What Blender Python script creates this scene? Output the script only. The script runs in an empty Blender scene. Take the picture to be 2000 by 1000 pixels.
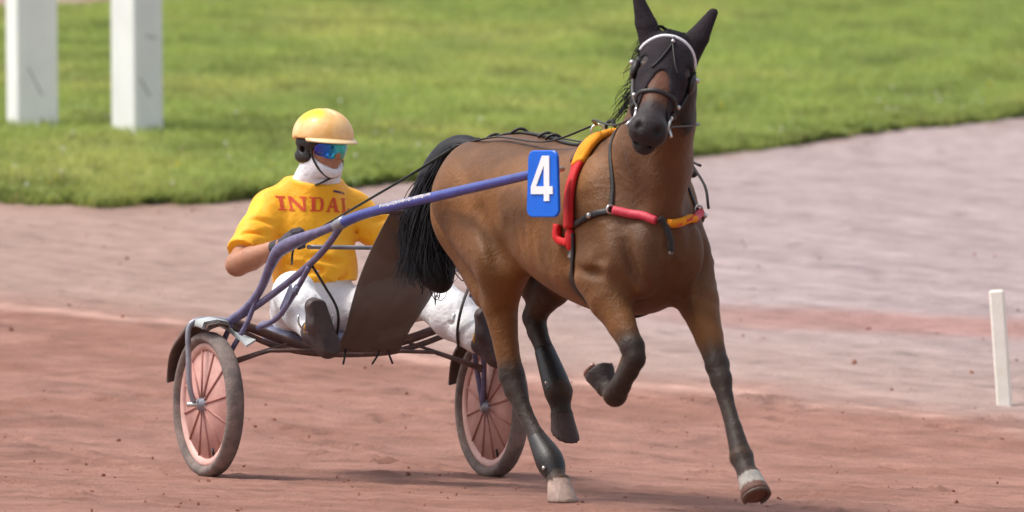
import bpy, math, random
import numpy as np
from mathutils import Vector, Matrix
from mathutils.bvhtree import BVHTree

scene = bpy.context.scene
rad = math.radians
RNG = np.random.default_rng(7)
random.seed(7)

# ------------------------------------------------------------------ camera
cam_data = bpy.data.cameras.new('camera')
cam = bpy.data.objects.new('camera', cam_data)
scene.collection.objects.link(cam)
cam.location = (0.0, -32.0, 1.2)
cam.rotation_euler = (rad(90), 0, 0)
cam_data.sensor_width = 36.0
cam_data.lens = 253.44
cam_data.shift_y = -0.0465
cam_data.clip_start = 0.5
cam_data.clip_end = 6000
cam_data.dof.use_dof = True
cam_data.dof.focus_distance = 30.9
cam_data.dof.aperture_fstop = 3.2
scene.camera = cam

# ------------------------------------------------------------------ light
SUN_EL, SUN_AZ = 60.0, 182.0        # azimuth of the sun, degrees counter-clockwise from +X
sd = Vector((math.cos(rad(SUN_AZ)) * math.cos(rad(SUN_EL)), math.sin(rad(SUN_AZ)) * math.cos(rad(SUN_EL)), math.sin(rad(SUN_EL))))
sun_data = bpy.data.lights.new('sun', 'SUN')
sun_data.energy = 1.7
sun_data.angle = rad(13.0)
sun_data.color = (1.0, 0.95, 0.88)
sun = bpy.data.objects.new('sun', sun_data)
scene.collection.objects.link(sun)
sun.rotation_euler = (-sd).to_track_quat('-Z', 'Y').to_euler()
world = bpy.data.worlds.new('World')
scene.world = world
world.use_nodes = True
wn = world.node_tree.nodes
sky = wn.new('ShaderNodeTexSky')
sky.sky_type = 'NISHITA'
sky.sun_disc = False
sky.sun_elevation = rad(SUN_EL)
sky.sun_rotation = math.atan2(sd.x, sd.y)
sky.air_density = 1.0
sky.dust_density = 4.0
sky.ozone_density = 1.0
wn['Background'].inputs[1].default_value = 0.15
hs = wn.new('ShaderNodeHueSaturation')          # thin bright overcast: the blue is washed out
hs.inputs['Saturation'].default_value = 0.45
world.node_tree.links.new(sky.outputs[0], hs.inputs['Color'])
world.node_tree.links.new(hs.outputs[0], wn['Background'].inputs[0])
scene.view_settings.view_transform = 'Standard'
scene.view_settings.look = 'None'
scene.view_settings.exposure = 0.62
scene.view_settings.gamma = 1.0
scene.view_settings.use_curve_mapping = False

# ------------------------------------------------------------------ materials
MATS = {}
def mat(name, col, rough=0.6, col2=None, scale=8.0, bump=0.0, bscale=60.0, metal=0.0, spec=0.4, attr=None,
        sheen=0.0, alpha=1.0, coat=0.0, stretch=(1, 1, 1), dist=0.01, detail=5.0):
    """principled material: two-tone noise (or a stored colour attribute), noise bump"""
    m = bpy.data.materials.new(name)
    m.use_nodes = True
    nt = m.node_tree
    N, K = nt.nodes, nt.links
    b = N['Principled BSDF']
    b.inputs['Roughness'].default_value = rough
    b.inputs['Metallic'].default_value = metal
    b.inputs['Specular IOR Level'].default_value = spec
    b.inputs['Sheen Weight'].default_value = sheen
    b.inputs['Coat Weight'].default_value = coat
    b.inputs['Alpha'].default_value = alpha
    tc = N.new('ShaderNodeTexCoord')
    mp = N.new('ShaderNodeMapping')
    mp.inputs['Scale'].default_value = stretch
    K.new(tc.outputs['Object'], mp.inputs['Vector'])
    nz = N.new('ShaderNodeTexNoise')
    nz.inputs['Scale'].default_value = scale
    nz.inputs['Detail'].default_value = detail
    nz.inputs['Roughness'].default_value = 0.62
    K.new(mp.outputs[0], nz.inputs['Vector'])
    if attr:
        at = N.new('ShaderNodeAttribute')
        at.attribute_name = attr
        mx = N.new('ShaderNodeMix'); mx.data_type = 'RGBA'; mx.blend_type = 'MULTIPLY'
        rp = N.new('ShaderNodeValToRGB')
        rp.color_ramp.elements[0].position = 0.3; rp.color_ramp.elements[0].color = (*(col2 or (.7, .7, .7)), 1)
        rp.color_ramp.elements[1].position = 0.7; rp.color_ramp.elements[1].color = (*col, 1)
        K.new(nz.outputs[0], rp.inputs[0])
        mx.inputs[0].default_value = 1.0
        K.new(at.outputs[0], mx.inputs[6]); K.new(rp.outputs[0], mx.inputs[7])
        K.new(mx.outputs[2], b.inputs['Base Color'])
    else:
        rp = N.new('ShaderNodeValToRGB')
        c2 = col2 or tuple(x * 0.72 for x in col)
        rp.color_ramp.elements[0].position = 0.32; rp.color_ramp.elements[0].color = (*c2, 1)
        rp.color_ramp.elements[1].position = 0.62; rp.color_ramp.elements[1].color = (*col, 1)
        K.new(nz.outputs[0], rp.inputs[0])
        K.new(rp.outputs[0], b.inputs['Base Color'])
    if bump > 0:
        n2 = N.new('ShaderNodeTexNoise')
        n2.inputs['Scale'].default_value = bscale
        n2.inputs['Detail'].default_value = 4.0
        K.new(mp.outputs[0], n2.inputs['Vector'])
        bp = N.new('ShaderNodeBump')
        bp.inputs['Strength'].default_value = bump
        bp.inputs['Distance'].default_value = dist
        K.new(n2.outputs[0], bp.inputs['Height'])
        K.new(bp.outputs[0], b.inputs['Normal'])
    MATS[name] = m
    return m

M_TRACK = mat('track_dirt', (1.06, 1.03, 1.03), .95, (.80, .76, .74), 5.0, .55, 38, attr='col', spec=.15, dist=.02, detail=9)
M_GRASSG = mat('grass_soil', (.20, .25, .07), .95, (.14, .18, .05), 6.0, .5, 60, spec=.1)
M_BLADE = mat('grass_blades', (1.1, 1.1, 1.0), .65, (.72, .76, .8), 1.1, 0, attr='col', spec=.25)
M_POST = mat('white_paint', (.86, .85, .85), .55, (.76, .75, .76), 3.0, .2, 30, stretch=(1, 1, .5))
M_SCUFF = mat('grey_scuff', (.38, .37, .38), .8, (.5, .5, .5), 20)
M_MARK = mat('cream_paint', (.86, .84, .77), .6, (.76, .73, .62), 9.0, .2, 50)
M_COAT = mat('bay_coat', (1.12, 1.06, 1.0), .56, (.72, .69, .66), 6.0, .40, 150, attr='col', spec=.26, sheen=.04, stretch=(.5, 1, .35), dist=.006, detail=9)
M_HAIR = mat('black_hair', (.010, .009, .012), .55, (.004, .004, .005), 30.0, spec=.25)
M_PURPLE = mat('purple_tube', (.036, .055, .30), .35, (.028, .042, .21), 12.0, .1, 80, coat=.25)
M_PGREY = mat('worn_purple_tube', (.17, .15, .25), .45, (.10, .09, .17), 22.0, .15, 60, metal=.15)
M_GREYT = mat('grey_metal_tube', (.33, .33, .37), .38, (.22, .22, .25), 14.0, .1, 60, metal=.45)
M_DARKT = mat('dusty_dark_tube', (.10, .065, .06), .6, (.17, .10, .085), 18.0)
M_PINK = mat('dusty_pink_disc', (.56, .31, .27), .6, (.44, .22, .19), 10.0, .15, 50)
M_PINKR = mat('dusty_pink_rim', (.68, .42, .37), .55, (.54, .31, .27), 12.0)
M_SPOKE = mat('dusty_spoke', (.33, .14, .12), .6, (.44, .21, .18), 20.0)
M_TYRE = mat('dusty_tyre', (.23, .175, .155), .9, (.12, .10, .092), 16.0, .4, 90)
M_FEND = mat('dark_mudguard', (.055, .035, .03), .55, (.12, .07, .055), 7.0, .1, 40)
M_PANEL = mat('pale_panel', (.42, .45, .45), .5, (.32, .34, .34), 9.0)
M_SEAT = mat('blue_grey_seat', (.17, .18, .27), .6, (.11, .11, .17), 9.0)
M_LEATH = mat('black_leather', (.022, .018, .017), .45, (.012, .010, .010), 30.0, .2, 120)
M_STEEL = mat('bright_steel', (.65, .64, .62), .28, (.45, .44, .43), 30.0, metal=.9)
M_RED = mat('red_padding', (.62, .012, .014), .7, (.50, .008, .010), 20.0, .3, 90)
M_PRED = mat('pinkish_red_tape', (.60, .055, .085), .55, (.50, .03, .06), 20.0, .2, 60)
M_YEL = mat('orange_fleece', (.85, .32, .01), .85, (.72, .23, .005), 30.0, .8, 130, dist=.008)
M_BLUE = mat('blue_number_plastic', (.002, .13, .68), .35, (.002, .115, .62), 8.0)
M_WHITE = mat('white_print', (.82, .82, .84), .5, (.76, .76, .79), 10.0)
M_HOOD = mat('black_hood_cloth', (.024, .017, .021), .8, (.014, .010, .013), 18.0, .5, 140, spec=.2, dist=.012)
M_JERS = mat('yellow_jersey', (1.0, 1.0, 1.0), .6, (.92, .86, .9), 5.0, .5, 9, sheen=.1, attr='col', dist=.04)
M_PRINT = mat('red_print', (.66, .075, .02), .6, (.58, .06, .018), 20)
M_NAVY = mat('navy_print', (.06, .03, .12), .6)
M_TROU = mat('white_trousers', (.76, .76, .78), .7, (.66, .65, .66), 6.0, .6, 10, sheen=.1, dist=.04)
M_SKIN = mat('skin', (.44, .21, .125), .5, (.35, .155, .088), 12.0, .1, 90)
M_SNOOD = mat('white_snood', (.78, .78, .82), .8, (.70, .70, .75), 8.0, .4, 30, dist=.02)
M_HELM = mat('cream_helmet', (1.06, 1.08, 1.35), .42, (.92, .72, .45), 13.0, attr='col', coat=.1)
M_VISOR = mat('cream_visor', (.80, .58, .33), .38, (.72, .50, .26), 6.0, coat=.15)
M_HELMY = mat('yellow_helmet_patch', (.80, .55, .03), .35, (.78, .50, .05), 6.0)
M_BOOT = mat('dark_boot', (.045, .033, .035), .6, (.08, .055, .05), 14.0, .2, 60)
M_GLOVE = mat('dark_glove', (.030, .026, .035), .7, (.05, .04, .05), 20.0, .3, 90)
M_OCHRE = mat('ochre_strap', (.55, .28, .03), .7)
M_REIN = mat('dark_green_rein', (.05, .07, .06), .6, (.03, .04, .035), 15.0)
M_SHOE = mat('worn_horseshoe', (.42, .27, .22), .5, (.26, .15, .12), 30.0, metal=.3)
M_CLOD = mat('red_clod', (.30, .13, .095), .95, (.20, .085, .06), 12.0, spec=.1)
M_CLOVER = mat('clover_flower', (.75, .74, .62), .8)
M_YFLOW = mat('yellow_flower', (.75, .62, .03), .8)
M_WEED = mat('broad_weed_leaf', (.22, .30, .09), .6, (.13, .20, .05), 9.0)

# grass blades let light through
_nt = M_BLADE.node_tree; _p = _nt.nodes['Principled BSDF']; _tr = _nt.nodes.new('ShaderNodeBsdfTranslucent'); _mx = _nt.nodes.new('ShaderNodeMixShader')
_src = _p.inputs['Base Color'].links[0].from_socket; _nt.links.new(_src, _tr.inputs['Color']); _mx.inputs[0].default_value = .42
_nt.links.new(_p.outputs[0], _mx.inputs[1]); _nt.links.new(_tr.outputs[0], _mx.inputs[2]); _nt.links.new(_mx.outputs[0], _nt.nodes['Material Output'].inputs['Surface'])

# fine surface veins and skin ripple on the horse
_nt = M_COAT.node_tree; _N, _K = _nt.nodes, _nt.links
_bp = [n for n in _N if n.type == 'BUMP'][0]; _tc = [n for n in _N if n.type == 'TEX_COORD'][0]
_nz = _N.new('ShaderNodeTexNoise'); _nz.inputs['Scale'].default_value = 5.0; _K.new(_tc.outputs['Object'], _nz.inputs['Vector'])
_mx = _N.new('ShaderNodeVectorMath'); _mx.operation = 'MULTIPLY_ADD'; _mx.inputs[1].default_value = (.35, .35, .35)
_K.new(_nz.outputs['Color'], _mx.inputs[0]); _K.new(_tc.outputs['Object'], _mx.inputs[2])
_vo = _N.new('ShaderNodeTexVoronoi'); _vo.feature = 'DISTANCE_TO_EDGE'; _vo.inputs['Scale'].default_value = 5.5; _K.new(_mx.outputs[0], _vo.inputs['Vector'])
_mr = _N.new('ShaderNodeMapRange'); _mr.inputs[1].default_value = 0.0; _mr.inputs[2].default_value = .035; _mr.inputs[3].default_value = 1.0; _mr.inputs[4].default_value = 0.0; _mr.interpolation_type = 'SMOOTHSTEP'
_K.new(_vo.outputs['Distance'], _mr.inputs[0])
_b2 = _N.new('ShaderNodeBump'); _b2.inputs['Strength'].default_value = .18; _b2.inputs['Distance'].default_value = .006
_K.new(_mr.outputs[0], _b2.inputs['Height']); _K.new(_bp.outputs[0], _b2.inputs['Normal'])
_n3 = _N.new('ShaderNodeTexNoise'); _n3.inputs['Scale'].default_value = 9.0; _n3.inputs['Detail'].default_value = 3.0; _K.new(_tc.outputs['Object'], _n3.inputs['Vector'])
_b3 = _N.new('ShaderNodeBump'); _b3.inputs['Strength'].default_value = .45; _b3.inputs['Distance'].default_value = .03
_K.new(_n3.outputs[0], _b3.inputs['Height']); _K.new(_b2.outputs[0], _b3.inputs['Normal'])
_K.new(_b3.outputs[0], _N['Principled BSDF'].inputs['Normal'])

# goggle lens: mirrored film, its blue to teal shift painted across the width
M_LENS = bpy.data.materials.new('mirror_lens'); M_LENS.use_nodes = True
_n, _l = M_LENS.node_tree.nodes, M_LENS.node_tree.links
_b = _n['Principled BSDF']; _b.inputs['Metallic'].default_value = .75; _b.inputs['Roughness'].default_value = .12
_tc = _n.new('ShaderNodeTexCoord'); _sp = _n.new('ShaderNodeSeparateXYZ'); _l.new(_tc.outputs['Generated'], _sp.inputs[0])
_rp = _n.new('ShaderNodeValToRGB'); _e = _rp.color_ramp.elements
_e[0].position = .05; _e[0].color = (.06, .08, .60, 1); _e[1].position = .85; _e[1].color = (.03, .28, .28, 1)
_x = _e.new(.28); _x.color = (.03, .22, .85, 1); _x = _e.new(.55); _x.color = (.08, .75, .80, 1)
_l.new(_sp.outputs[1], _rp.inputs[0]); _l.new(_rp.outputs[0], _b.inputs['Base Color'])

# splash apron: thin dusty mesh, slightly see-through
M_APRON = bpy.data.materials.new('dark_apron_mesh'); M_APRON.use_nodes = True
_n, _l = M_APRON.node_tree.nodes, M_APRON.node_tree.links
_b = _n['Principled BSDF']; _b.inputs['Roughness'].default_value = .6; _b.inputs['Specular IOR Level'].default_value = .3
_tc = _n.new('ShaderNodeTexCoord'); _nz = _n.new('ShaderNodeTexNoise'); _nz.inputs['Scale'].default_value = 5.0
_l.new(_tc.outputs['Object'], _nz.inputs['Vector'])
_rp = _n.new('ShaderNodeValToRGB'); _e = _rp.color_ramp.elements
_e[0].position = .35; _e[0].color = (.115, .090, .074, 1); _e[1].position = .7; _e[1].color = (.155, .125, .104, 1)
_l.new(_nz.outputs[0], _rp.inputs[0]); _l.new(_rp.outputs[0], _b.inputs['Base Color']); _b.inputs['Alpha'].default_value = .88

# ------------------------------------------------------------------ mesh helpers
C = scene.collection
def mesh_obj(name, verts, faces, material, parent=None, smooth=True, colors=None):
    me = bpy.data.meshes.new(name)
    v = np.asarray(verts, dtype=np.float32).reshape(-1, 3)
    if isinstance(faces, np.ndarray):
        n, k = faces.shape
        me.vertices.add(len(v)); me.vertices.foreach_set('co', v.ravel())
        me.loops.add(n * k); me.loops.foreach_set('vertex_index', faces.astype(np.int32).ravel())
        me.polygons.add(n)
        me.polygons.foreach_set('loop_start', np.arange(0, n * k, k, dtype=np.int32))
        me.update(calc_edges=True)
    else:
        me.from_pydata([tuple(map(float, p)) for p in v], [], [tuple(int(i) for i in q) for q in faces])
        me.update()
    me.validate()
    me.polygons.foreach_set('use_smooth', np.full(len(me.polygons), smooth))
    if colors is not None:
        a = me.attributes.new('col', 'FLOAT_COLOR', 'POINT')
        cc = np.ones((len(v), 4), np.float32); cc[:, :3] = colors
        a.data.foreach_set('color', cc.ravel())
    me.materials.append(material)
    o = bpy.data.objects.new(name, me)
    C.objects.link(o)
    if parent: o.parent = parent
    return o

def tag(o, label, cat, group=None):
    o['label'] = label; o['category'] = cat
    if group: o['group'] = group
    return o

# vehicle frame: x = direction of travel, y = to the driver's left, z = up; origin on the ground below the axle
YAW = rad(26.0)
SN, CS = math.sin(YAW), math.cos(YAW)
def W(F, L, Z=0.0):
    return Vector((-0.72 + SN * F + CS * L, -CS * F + SN * L, Z))

class Thing:
    """an Empty at the thing's base; parts are given in the vehicle frame"""
    def __init__(s, name, F, L, Z, label, cat, group=None):
        s.o = bpy.data.objects.new(name, None); C.objects.link(s.o)
        s.o.empty_display_size = .1
        s.o.location = W(F, L, Z); s.o.rotation_euler = (0, 0, math.atan2(-CS, SN))
        s.off = np.array((F, L, Z), dtype=float)
        tag(s.o, label, cat, group)
    def part(s, name, vf, material, parent=None, smooth=True, colors=None, label=None):
        v, f = vf[0], vf[1]
        o = mesh_obj(name, np.asarray(v, float) - s.off, f, material, parent or s.o, smooth, colors)
        if label: o['label'] = label
        return o

def join(*ms):
    V, Fs, n = [], [], 0
    for v, f in ms:
        v = np.asarray(v, float).reshape(-1, 3); V.append(v)
        Fs += [tuple(int(i) + n for i in q) for q in f]; n += len(v)
    return np.vstack(V), Fs

def spline(pts, n):
    """Catmull-Rom through pts (rows of any length), n samples"""
    p = np.asarray(pts, float)
    if len(p) == 2: return p[0] + (p[1] - p[0]) * np.linspace(0, 1, n)[:, None]
    q = np.vstack([2 * p[0] - p[1], p, 2 * p[-1] - p[-2]])
    d = np.r_[0, np.cumsum(np.linalg.norm(np.diff(p[:, :3], axis=0), axis=1))]
    t = np.linspace(0, d[-1], n)
    out = np.zeros((n, p.shape[1]))
    for i, x in enumerate(t):
        k = min(max(np.searchsorted(d, x, side='right') - 1, 0), len(p) - 2)
        u = (x - d[k]) / max(d[k + 1] - d[k], 1e-9)
        a, b, c, e = q[k], q[k + 1], q[k + 2], q[k + 3]
        out[i] = .5 * (2 * b + (c - a) * u + (2 * a - 5 * b + 4 * c - e) * u * u + (3 * b - a - 3 * c + e) * u ** 3)
    return out

def frames(P):
    T = np.gradient(P, axis=0); T /= np.linalg.norm(T, axis=1)[:, None] + 1e-12
    up = np.array((0, 0, 1.)) if abs(T[0][2]) < .9 else np.array((0, 1., 0))
    n = np.cross(T[0], up); n /= np.linalg.norm(n)
    Ns = []
    for t in T:
        n = n - t * np.dot(n, t); n /= np.linalg.norm(n) + 1e-12
        Ns.append(n.copy())
    Ns = np.array(Ns)
    return T, Ns, np.cross(T, Ns)

def tube(pts, r, n=24, seg=10, smooth=True, close=False, flat=1.0):
    p = np.asarray(pts, float)
    if close: p = np.vstack([p, p[:1]])
    P = spline(p, n) if smooth else p
    n = len(P)
    rr = P[:, 3] if P.shape[1] > 3 else np.full(n, r)
    P = P[:, :3]
    T, A, B = frames(P)
    V, Fs = [], []
    for i in range(n):
        for k in range(seg):
            a = 2 * math.pi * k / seg
            V.append(P[i] + rr[i] * (math.cos(a) * A[i] + flat * math.sin(a) * B[i]))
    for i in range(n - 1):
        for k in range(seg):
            Fs.append((i * seg + k, i * seg + (k + 1) % seg, (i + 1) * seg + (k + 1) % seg, (i + 1) * seg + k))
    Fs.append(tuple(range(seg - 1, -1, -1))); Fs.append(tuple((n - 1) * seg + k for k in range(seg)))
    return np.array(V), Fs

def box(c, s, rot=None, bev=0.0):
    """box with chamfered edges, centre c, full size s, optional 3x3 rotation"""
    h = np.array(s, float) / 2; b = min(bev, h.min() * .95)
    V, Fs = [], []
    if b <= 0:
        for z in (-1, 1):
            for y in (-1, 1):
                for x in (-1, 1): V.append((x * h[0], y * h[1], z * h[2]))
        Fs = [(0, 2, 3, 1), (4, 5, 7, 6), (0, 1, 5, 4), (2, 6, 7, 3), (0, 4, 6, 2), (1, 3, 7, 5)]
    else:
        idx = {}
        for sx in (-1, 1):
            for sy in (-1, 1):
                for sz in (-1, 1):
                    for ax in range(3):
                        p = np.array((sx, sy, sz)) * (h - b); p[ax] = (sx, sy, sz)[ax] * h[ax]
                        idx[(sx, sy, sz, ax)] = len(V); V.append(p)
        for ax in range(3):
            u, w = [(1, 2), (2, 0), (0, 1)][ax]
            for sg in (-1, 1):
                q = []
                for a, c2 in ((-1, -1), (1, -1), (1, 1), (-1, 1)):
                    k = [0, 0, 0]; k[ax] = sg; k[u] = a; k[w] = c2
                    q.append(idx[(*k, ax)])
                Fs.append(tuple(q if sg > 0 else q[::-1]))
        for ax in range(3):
            u, w = [(1, 2), (2, 0), (0, 1)][ax]
            for a in (-1, 1):
                for c2 in (-1, 1):
                    k0 = [0, 0, 0]; k1 = [0, 0, 0]
                    k0[ax] = -1; k1[ax] = 1; k0[u] = k1[u] = a; k0[w] = k1[w] = c2
                    q = (idx[(*k0, u)], idx[(*k1, u)], idx[(*k1, w)], idx[(*k0, w)])
                    Fs.append(q if a * c2 > 0 else q[::-1])
        for sx in (-1, 1):
            for sy in (-1, 1):
                for sz in (-1, 1):
                    q = tuple(idx[(sx, sy, sz, a)] for a in range(3))
                    Fs.append(q if sx * sy * sz > 0 else q[::-1])
    V = np.array(V, float)
    if rot is not None: V = V @ np.asarray(rot, float).T
    return V + np.array(c, float), Fs

def ball(c, r, nu=12, nv=8, rot=None):
    r = np.array(r if hasattr(r, '__len__') else (r, r, r), float)
    V, Fs = [(0, 0, 1.)], []
    for i in range(1, nv):
        a = math.pi * i / nv
        for k in range(nu):
            b = 2 * math.pi * k / nu
            V.append((math.sin(a) * math.cos(b), math.sin(a) * math.sin(b), math.cos(a)))
    V.append((0, 0, -1.)); n = len(V) - 1
    for k in range(nu):
        Fs.append((0, 1 + k, 1 + (k + 1) % nu))
        Fs.append((n, n - nu + (k + 1) % nu, n - nu + k))
    for i in range(nv - 2):
        for k in range(nu):
            a = 1 + i * nu
            Fs.append((a + k, a + nu + k, a + nu + (k + 1) % nu, a + (k + 1) % nu))
    V = np.array(V) * r
    if rot is not None: V = V @ np.asarray(rot, float).T
    return V + np.array(c, float), Fs

def lathe(profile, axis_c, seg=48):
    """revolve (radius, offset along L) round the L axis through axis_c (wheel parts); closed profile"""
    V, Fs = [], []
    m = len(profile)
    for k in range(seg):
        a = 2 * math.pi * k / seg
        for r, y in profile: V.append((r * math.cos(a), y, r * math.sin(a)))
    for k in range(seg):
        for j in range(m):
            a, b = k * m + j, k * m + (j + 1) % m
            c2, d = ((k + 1) % seg) * m + (j + 1) % m, ((k + 1) % seg) * m + j
            Fs.append((a, b, c2, d))
    return np.array(V) + np.array(axis_c, float), Fs

# ------------------------------------------------------------------ signed-distance modelling
class Field:
    def __init__(s, lo, hi, h):
        s.h = h
        s.ax = [np.arange(a, b + h, h, dtype=np.float32) for a, b in zip(lo, hi)]
        s.f = np.full([len(a) for a in s.ax], 9.0, np.float32)
    def sl(s, lo, hi):
        out = []
        for a, l, u in zip(s.ax, lo, hi):
            i = int(np.clip(np.floor((l - a[0]) / s.h), 0, len(a))); j = int(np.clip(np.ceil((u - a[0]) / s.h) + 1, 0, len(a)))
            out.append(slice(i, j))
        return tuple(out)
    def pts(s, sl):
        return s.ax[0][sl[0]][:, None, None], s.ax[1][sl[1]][None, :, None], s.ax[2][sl[2]][None, None, :]
    def add(s, prim, k=0.03):
        fn, lo, hi = prim
        m = k + 2 * s.h
        sl = s.sl(np.array(lo) - m, np.array(hi) + m)
        d = fn(*s.pts(sl)).astype(np.float32)
        c = s.f[sl]
        t = np.clip(.5 + .5 * (d - c) / k, 0, 1)
        s.f[sl] = d * (1 - t) + c * t - k * t * (1 - t)
    def cut(s, prim, k=0.01):
        fn, lo, hi = prim
        m = k + 2 * s.h
        sl = s.sl(np.array(lo) - m, np.array(hi) + m)
        d = -fn(*s.pts(sl)).astype(np.float32)
        c = s.f[sl]
        t = np.clip(.5 - .5 * (d - c) / k, 0, 1)
        s.f[sl] = d * (1 - t) + c * t + k * t * (1 - t)
    def clip(s, fn):
        s.f = np.maximum(s.f, fn(*s.pts((slice(None),) * 3)).astype(np.float32))
    def mesh(s, smooth=2):
        f = s.f; S = f < 0
        nx, ny, nz = f.shape
        cnt = np.zeros((nx - 1, ny - 1, nz - 1), np.int8)
        for i in (0, 1):
            for j in (0, 1):
                for k in (0, 1):
                    cnt += S[i:nx - 1 + i, j:ny - 1 + j, k:nz - 1 + k]
        I, J, K = np.nonzero((cnt > 0) & (cnt < 8))
        idx = np.full(cnt.shape, -1, np.int64); idx[I, J, K] = np.arange(len(I))
        acc = np.zeros((len(I), 3)); n = np.zeros(len(I))
        cor = [(i, j, k) for i in (0, 1) for j in (0, 1) for k in (0, 1)]
        for a in cor:
            for ax in range(3):
                if a[ax]: continue
                b = list(a); b[ax] = 1
                fa = f[I + a[0], J + a[1], K + a[2]].astype(float); fb = f[I + b[0], J + b[1], K + b[2]].astype(float)
                cr = (fa < 0) != (fb < 0)
                t = np.where(cr, fa / np.where(cr, fa - fb, 1), 0)
                p = np.tile(np.array(a, float), (len(I), 1)); p[:, ax] += t
                acc[cr] += p[cr]; n[cr] += 1
        V = (acc / n[:, None] + np.c_[I, J, K]) * s.h + np.array([a[0] for a in s.ax])
        Q = []
        for ax in range(3):
            u, w = (ax + 1) % 3, (ax + 2) % 3
            sa = [slice(None)] * 3; sb = [slice(None)] * 3
            sa[ax] = slice(0, -1); sb[ax] = slice(1, None)
            A, B = S[tuple(sa)], S[tuple(sb)]
            e = np.array(np.nonzero(A != B)).T
            ok = (e[:, u] > 0) & (e[:, w] > 0) & (e[:, u] < f.shape[u] - 1) & (e[:, w] < f.shape[w] - 1)
            e = e[ok]
            ins = A[e[:, 0], e[:, 1], e[:, 2]]
            qs = []
            for du, dw in ((-1, -1), (0, -1), (0, 0), (-1, 0)):
                c = e.copy(); c[:, u] += du; c[:, w] += dw
                qs.append(idx[c[:, 0], c[:, 1], c[:, 2]])
            q = np.stack(qs, 1)
            q[~ins] = q[~ins][:, ::-1]
            Q.append(q)
        Q = np.vstack(Q)
        E = np.vstack([Q[:, [0, 1]], Q[:, [1, 2]], Q[:, [2, 3]], Q[:, [3, 0]]])
        deg = np.bincount(E.ravel(), minlength=len(V)).astype(float)
        for it in range(smooth):
            N = np.zeros_like(V)
            for d in range(3):
                N[:, d] = np.bincount(E[:, 0], V[E[:, 1], d], len(V)) + np.bincount(E[:, 1], V[E[:, 0], d], len(V))
            lam = .55 if it % 2 == 0 else -.50
            V = V + lam * (N / deg[:, None] - V)
        return V, Q

def cap(a, b, ra, rb, ax=None, sq=1.0):
    """tapered capsule; optional squash: scale sq (>1 thinner) along unit direction ax"""
    a, b = np.array(a, float), np.array(b, float)
    ab = b - a; l2 = max(float(ab @ ab), 1e-9)
    r = max(ra, rb)
    A = None if ax is None else np.array(ax, float)
    def fn(x, y, z):
        px, py, pz = x - a[0], y - a[1], z - a[2]
        t = np.clip((px * ab[0] + py * ab[1] + pz * ab[2]) / l2, 0, 1)
        qx, qy, qz = px - t * ab[0], py - t * ab[1], pz - t * ab[2]
        d2 = qx * qx + qy * qy + qz * qz
        if A is not None:
            pr = qx * A[0] + qy * A[1] + qz * A[2]
            d2 = d2 + (sq * sq - 1) * pr * pr
        return np.sqrt(d2) - (ra + (rb - ra) * t)
    g = r * max(1.0, 1.0 / sq)
    return fn, np.minimum(a, b) - g, np.maximum(a, b) + g

def ell(c, r, R=None):
    """ellipsoid; R columns are its axes"""
    c, r = np.array(c, float), np.array(r, float)
    R = np.eye(3) if R is None else np.array(R, float)
    def fn(x, y, z):
        p = (x - c[0], y - c[1], z - c[2])
        q = [(p[0] * R[0, i] + p[1] * R[1, i] + p[2] * R[2, i]) for i in range(3)]
        k0 = np.sqrt(sum((q[i] / r[i]) ** 2 for i in range(3)))
        k1 = np.sqrt(sum((q[i] / r[i] ** 2) ** 2 for i in range(3))) + 1e-6
        return k0 * (k0 - 1) / k1
    g = np.abs(R) @ r
    return fn, c - g, c + g

def chain(field, pts, k=0.03, ax=None, sq=1.0, k_in=0.012):
    """connected tapered limb: pts rows (x, y, z, r)"""
    for i in range(len(pts) - 1):
        field.add(cap(pts[i][:3], pts[i + 1][:3], pts[i][3], pts[i + 1][3], ax, sq), k if i == 0 else k_in)

def rotY(a):
    c, s = math.cos(a), math.sin(a)
    return np.array(((c, 0, s), (0, 1, 0), (-s, 0, c)))

# ------------------------------------------------------------------ numpy noise
def vnoise(x, y, seed):
    xi, yi = np.floor(x).astype(np.int64), np.floor(y).astype(np.int64)
    u, v = x - xi, y - yi
    u = u * u * (3 - 2 * u); v = v * v * (3 - 2 * v)
    def hsh(i, j):
        n = (i * 374761393 + j * 668265263 + seed * 1442695041) & 0xffffffff
        n = ((n ^ (n >> 13)) * 1274126177) & 0xffffffff
        return ((n ^ (n >> 16)) & 0xffff) / 65535.0
    return (hsh(xi, yi) * (1 - u) + hsh(xi + 1, yi) * u) * (1 - v) + (hsh(xi, yi + 1) * (1 - u) + hsh(xi + 1, yi + 1) * u) * v
def fbm(x, y, seed, oct=4):
    s, a = 0, .5
    for i in range(oct):
        s = s + a * vnoise(x * 2 ** i, y * 2 ** i, seed + i); a *= .5
    return s
def sstep(a, b, x):
    t = np.clip((x - a) / (b - a), 0, 1); return t * t * (3 - 2 * t)

# ------------------------------------------------------------------ terrain
def gz(X, Y):
    X = np.asarray(X, float); Y = np.asarray(Y, float)
    w = .8
    def sp(t): return w * np.logaddexp(0, t / w)
    bank = .1 * (sp(Y - 1.6) - sp(Y - 34.0))
    return -.023 * np.clip(X + .72, -5, 5) + bank

EDGE = np.array(((-12, 11.5), (-5, 13.2), (-3.25, 13.6), (-2.58, 13.4), (-1.95, 13.75), (-1.33, 14.6), (-.68, 15.4), (.4, 16.7), (1.42, 17.9), (2.58, 19.8), (3.81, 21.5), (7, 25), (14, 31)))
def edge_y(X): return np.interp(X, EDGE[:, 0], EDGE[:, 1])
FARE = np.array(((-14, 25.5), (-4.38, 29.5), (-2.99, 30.7), (-1.99, 31.7), (2, 35), (14, 44)))
def far_y(X): return np.interp(X, FARE[:, 0], FARE[:, 1])

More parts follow.
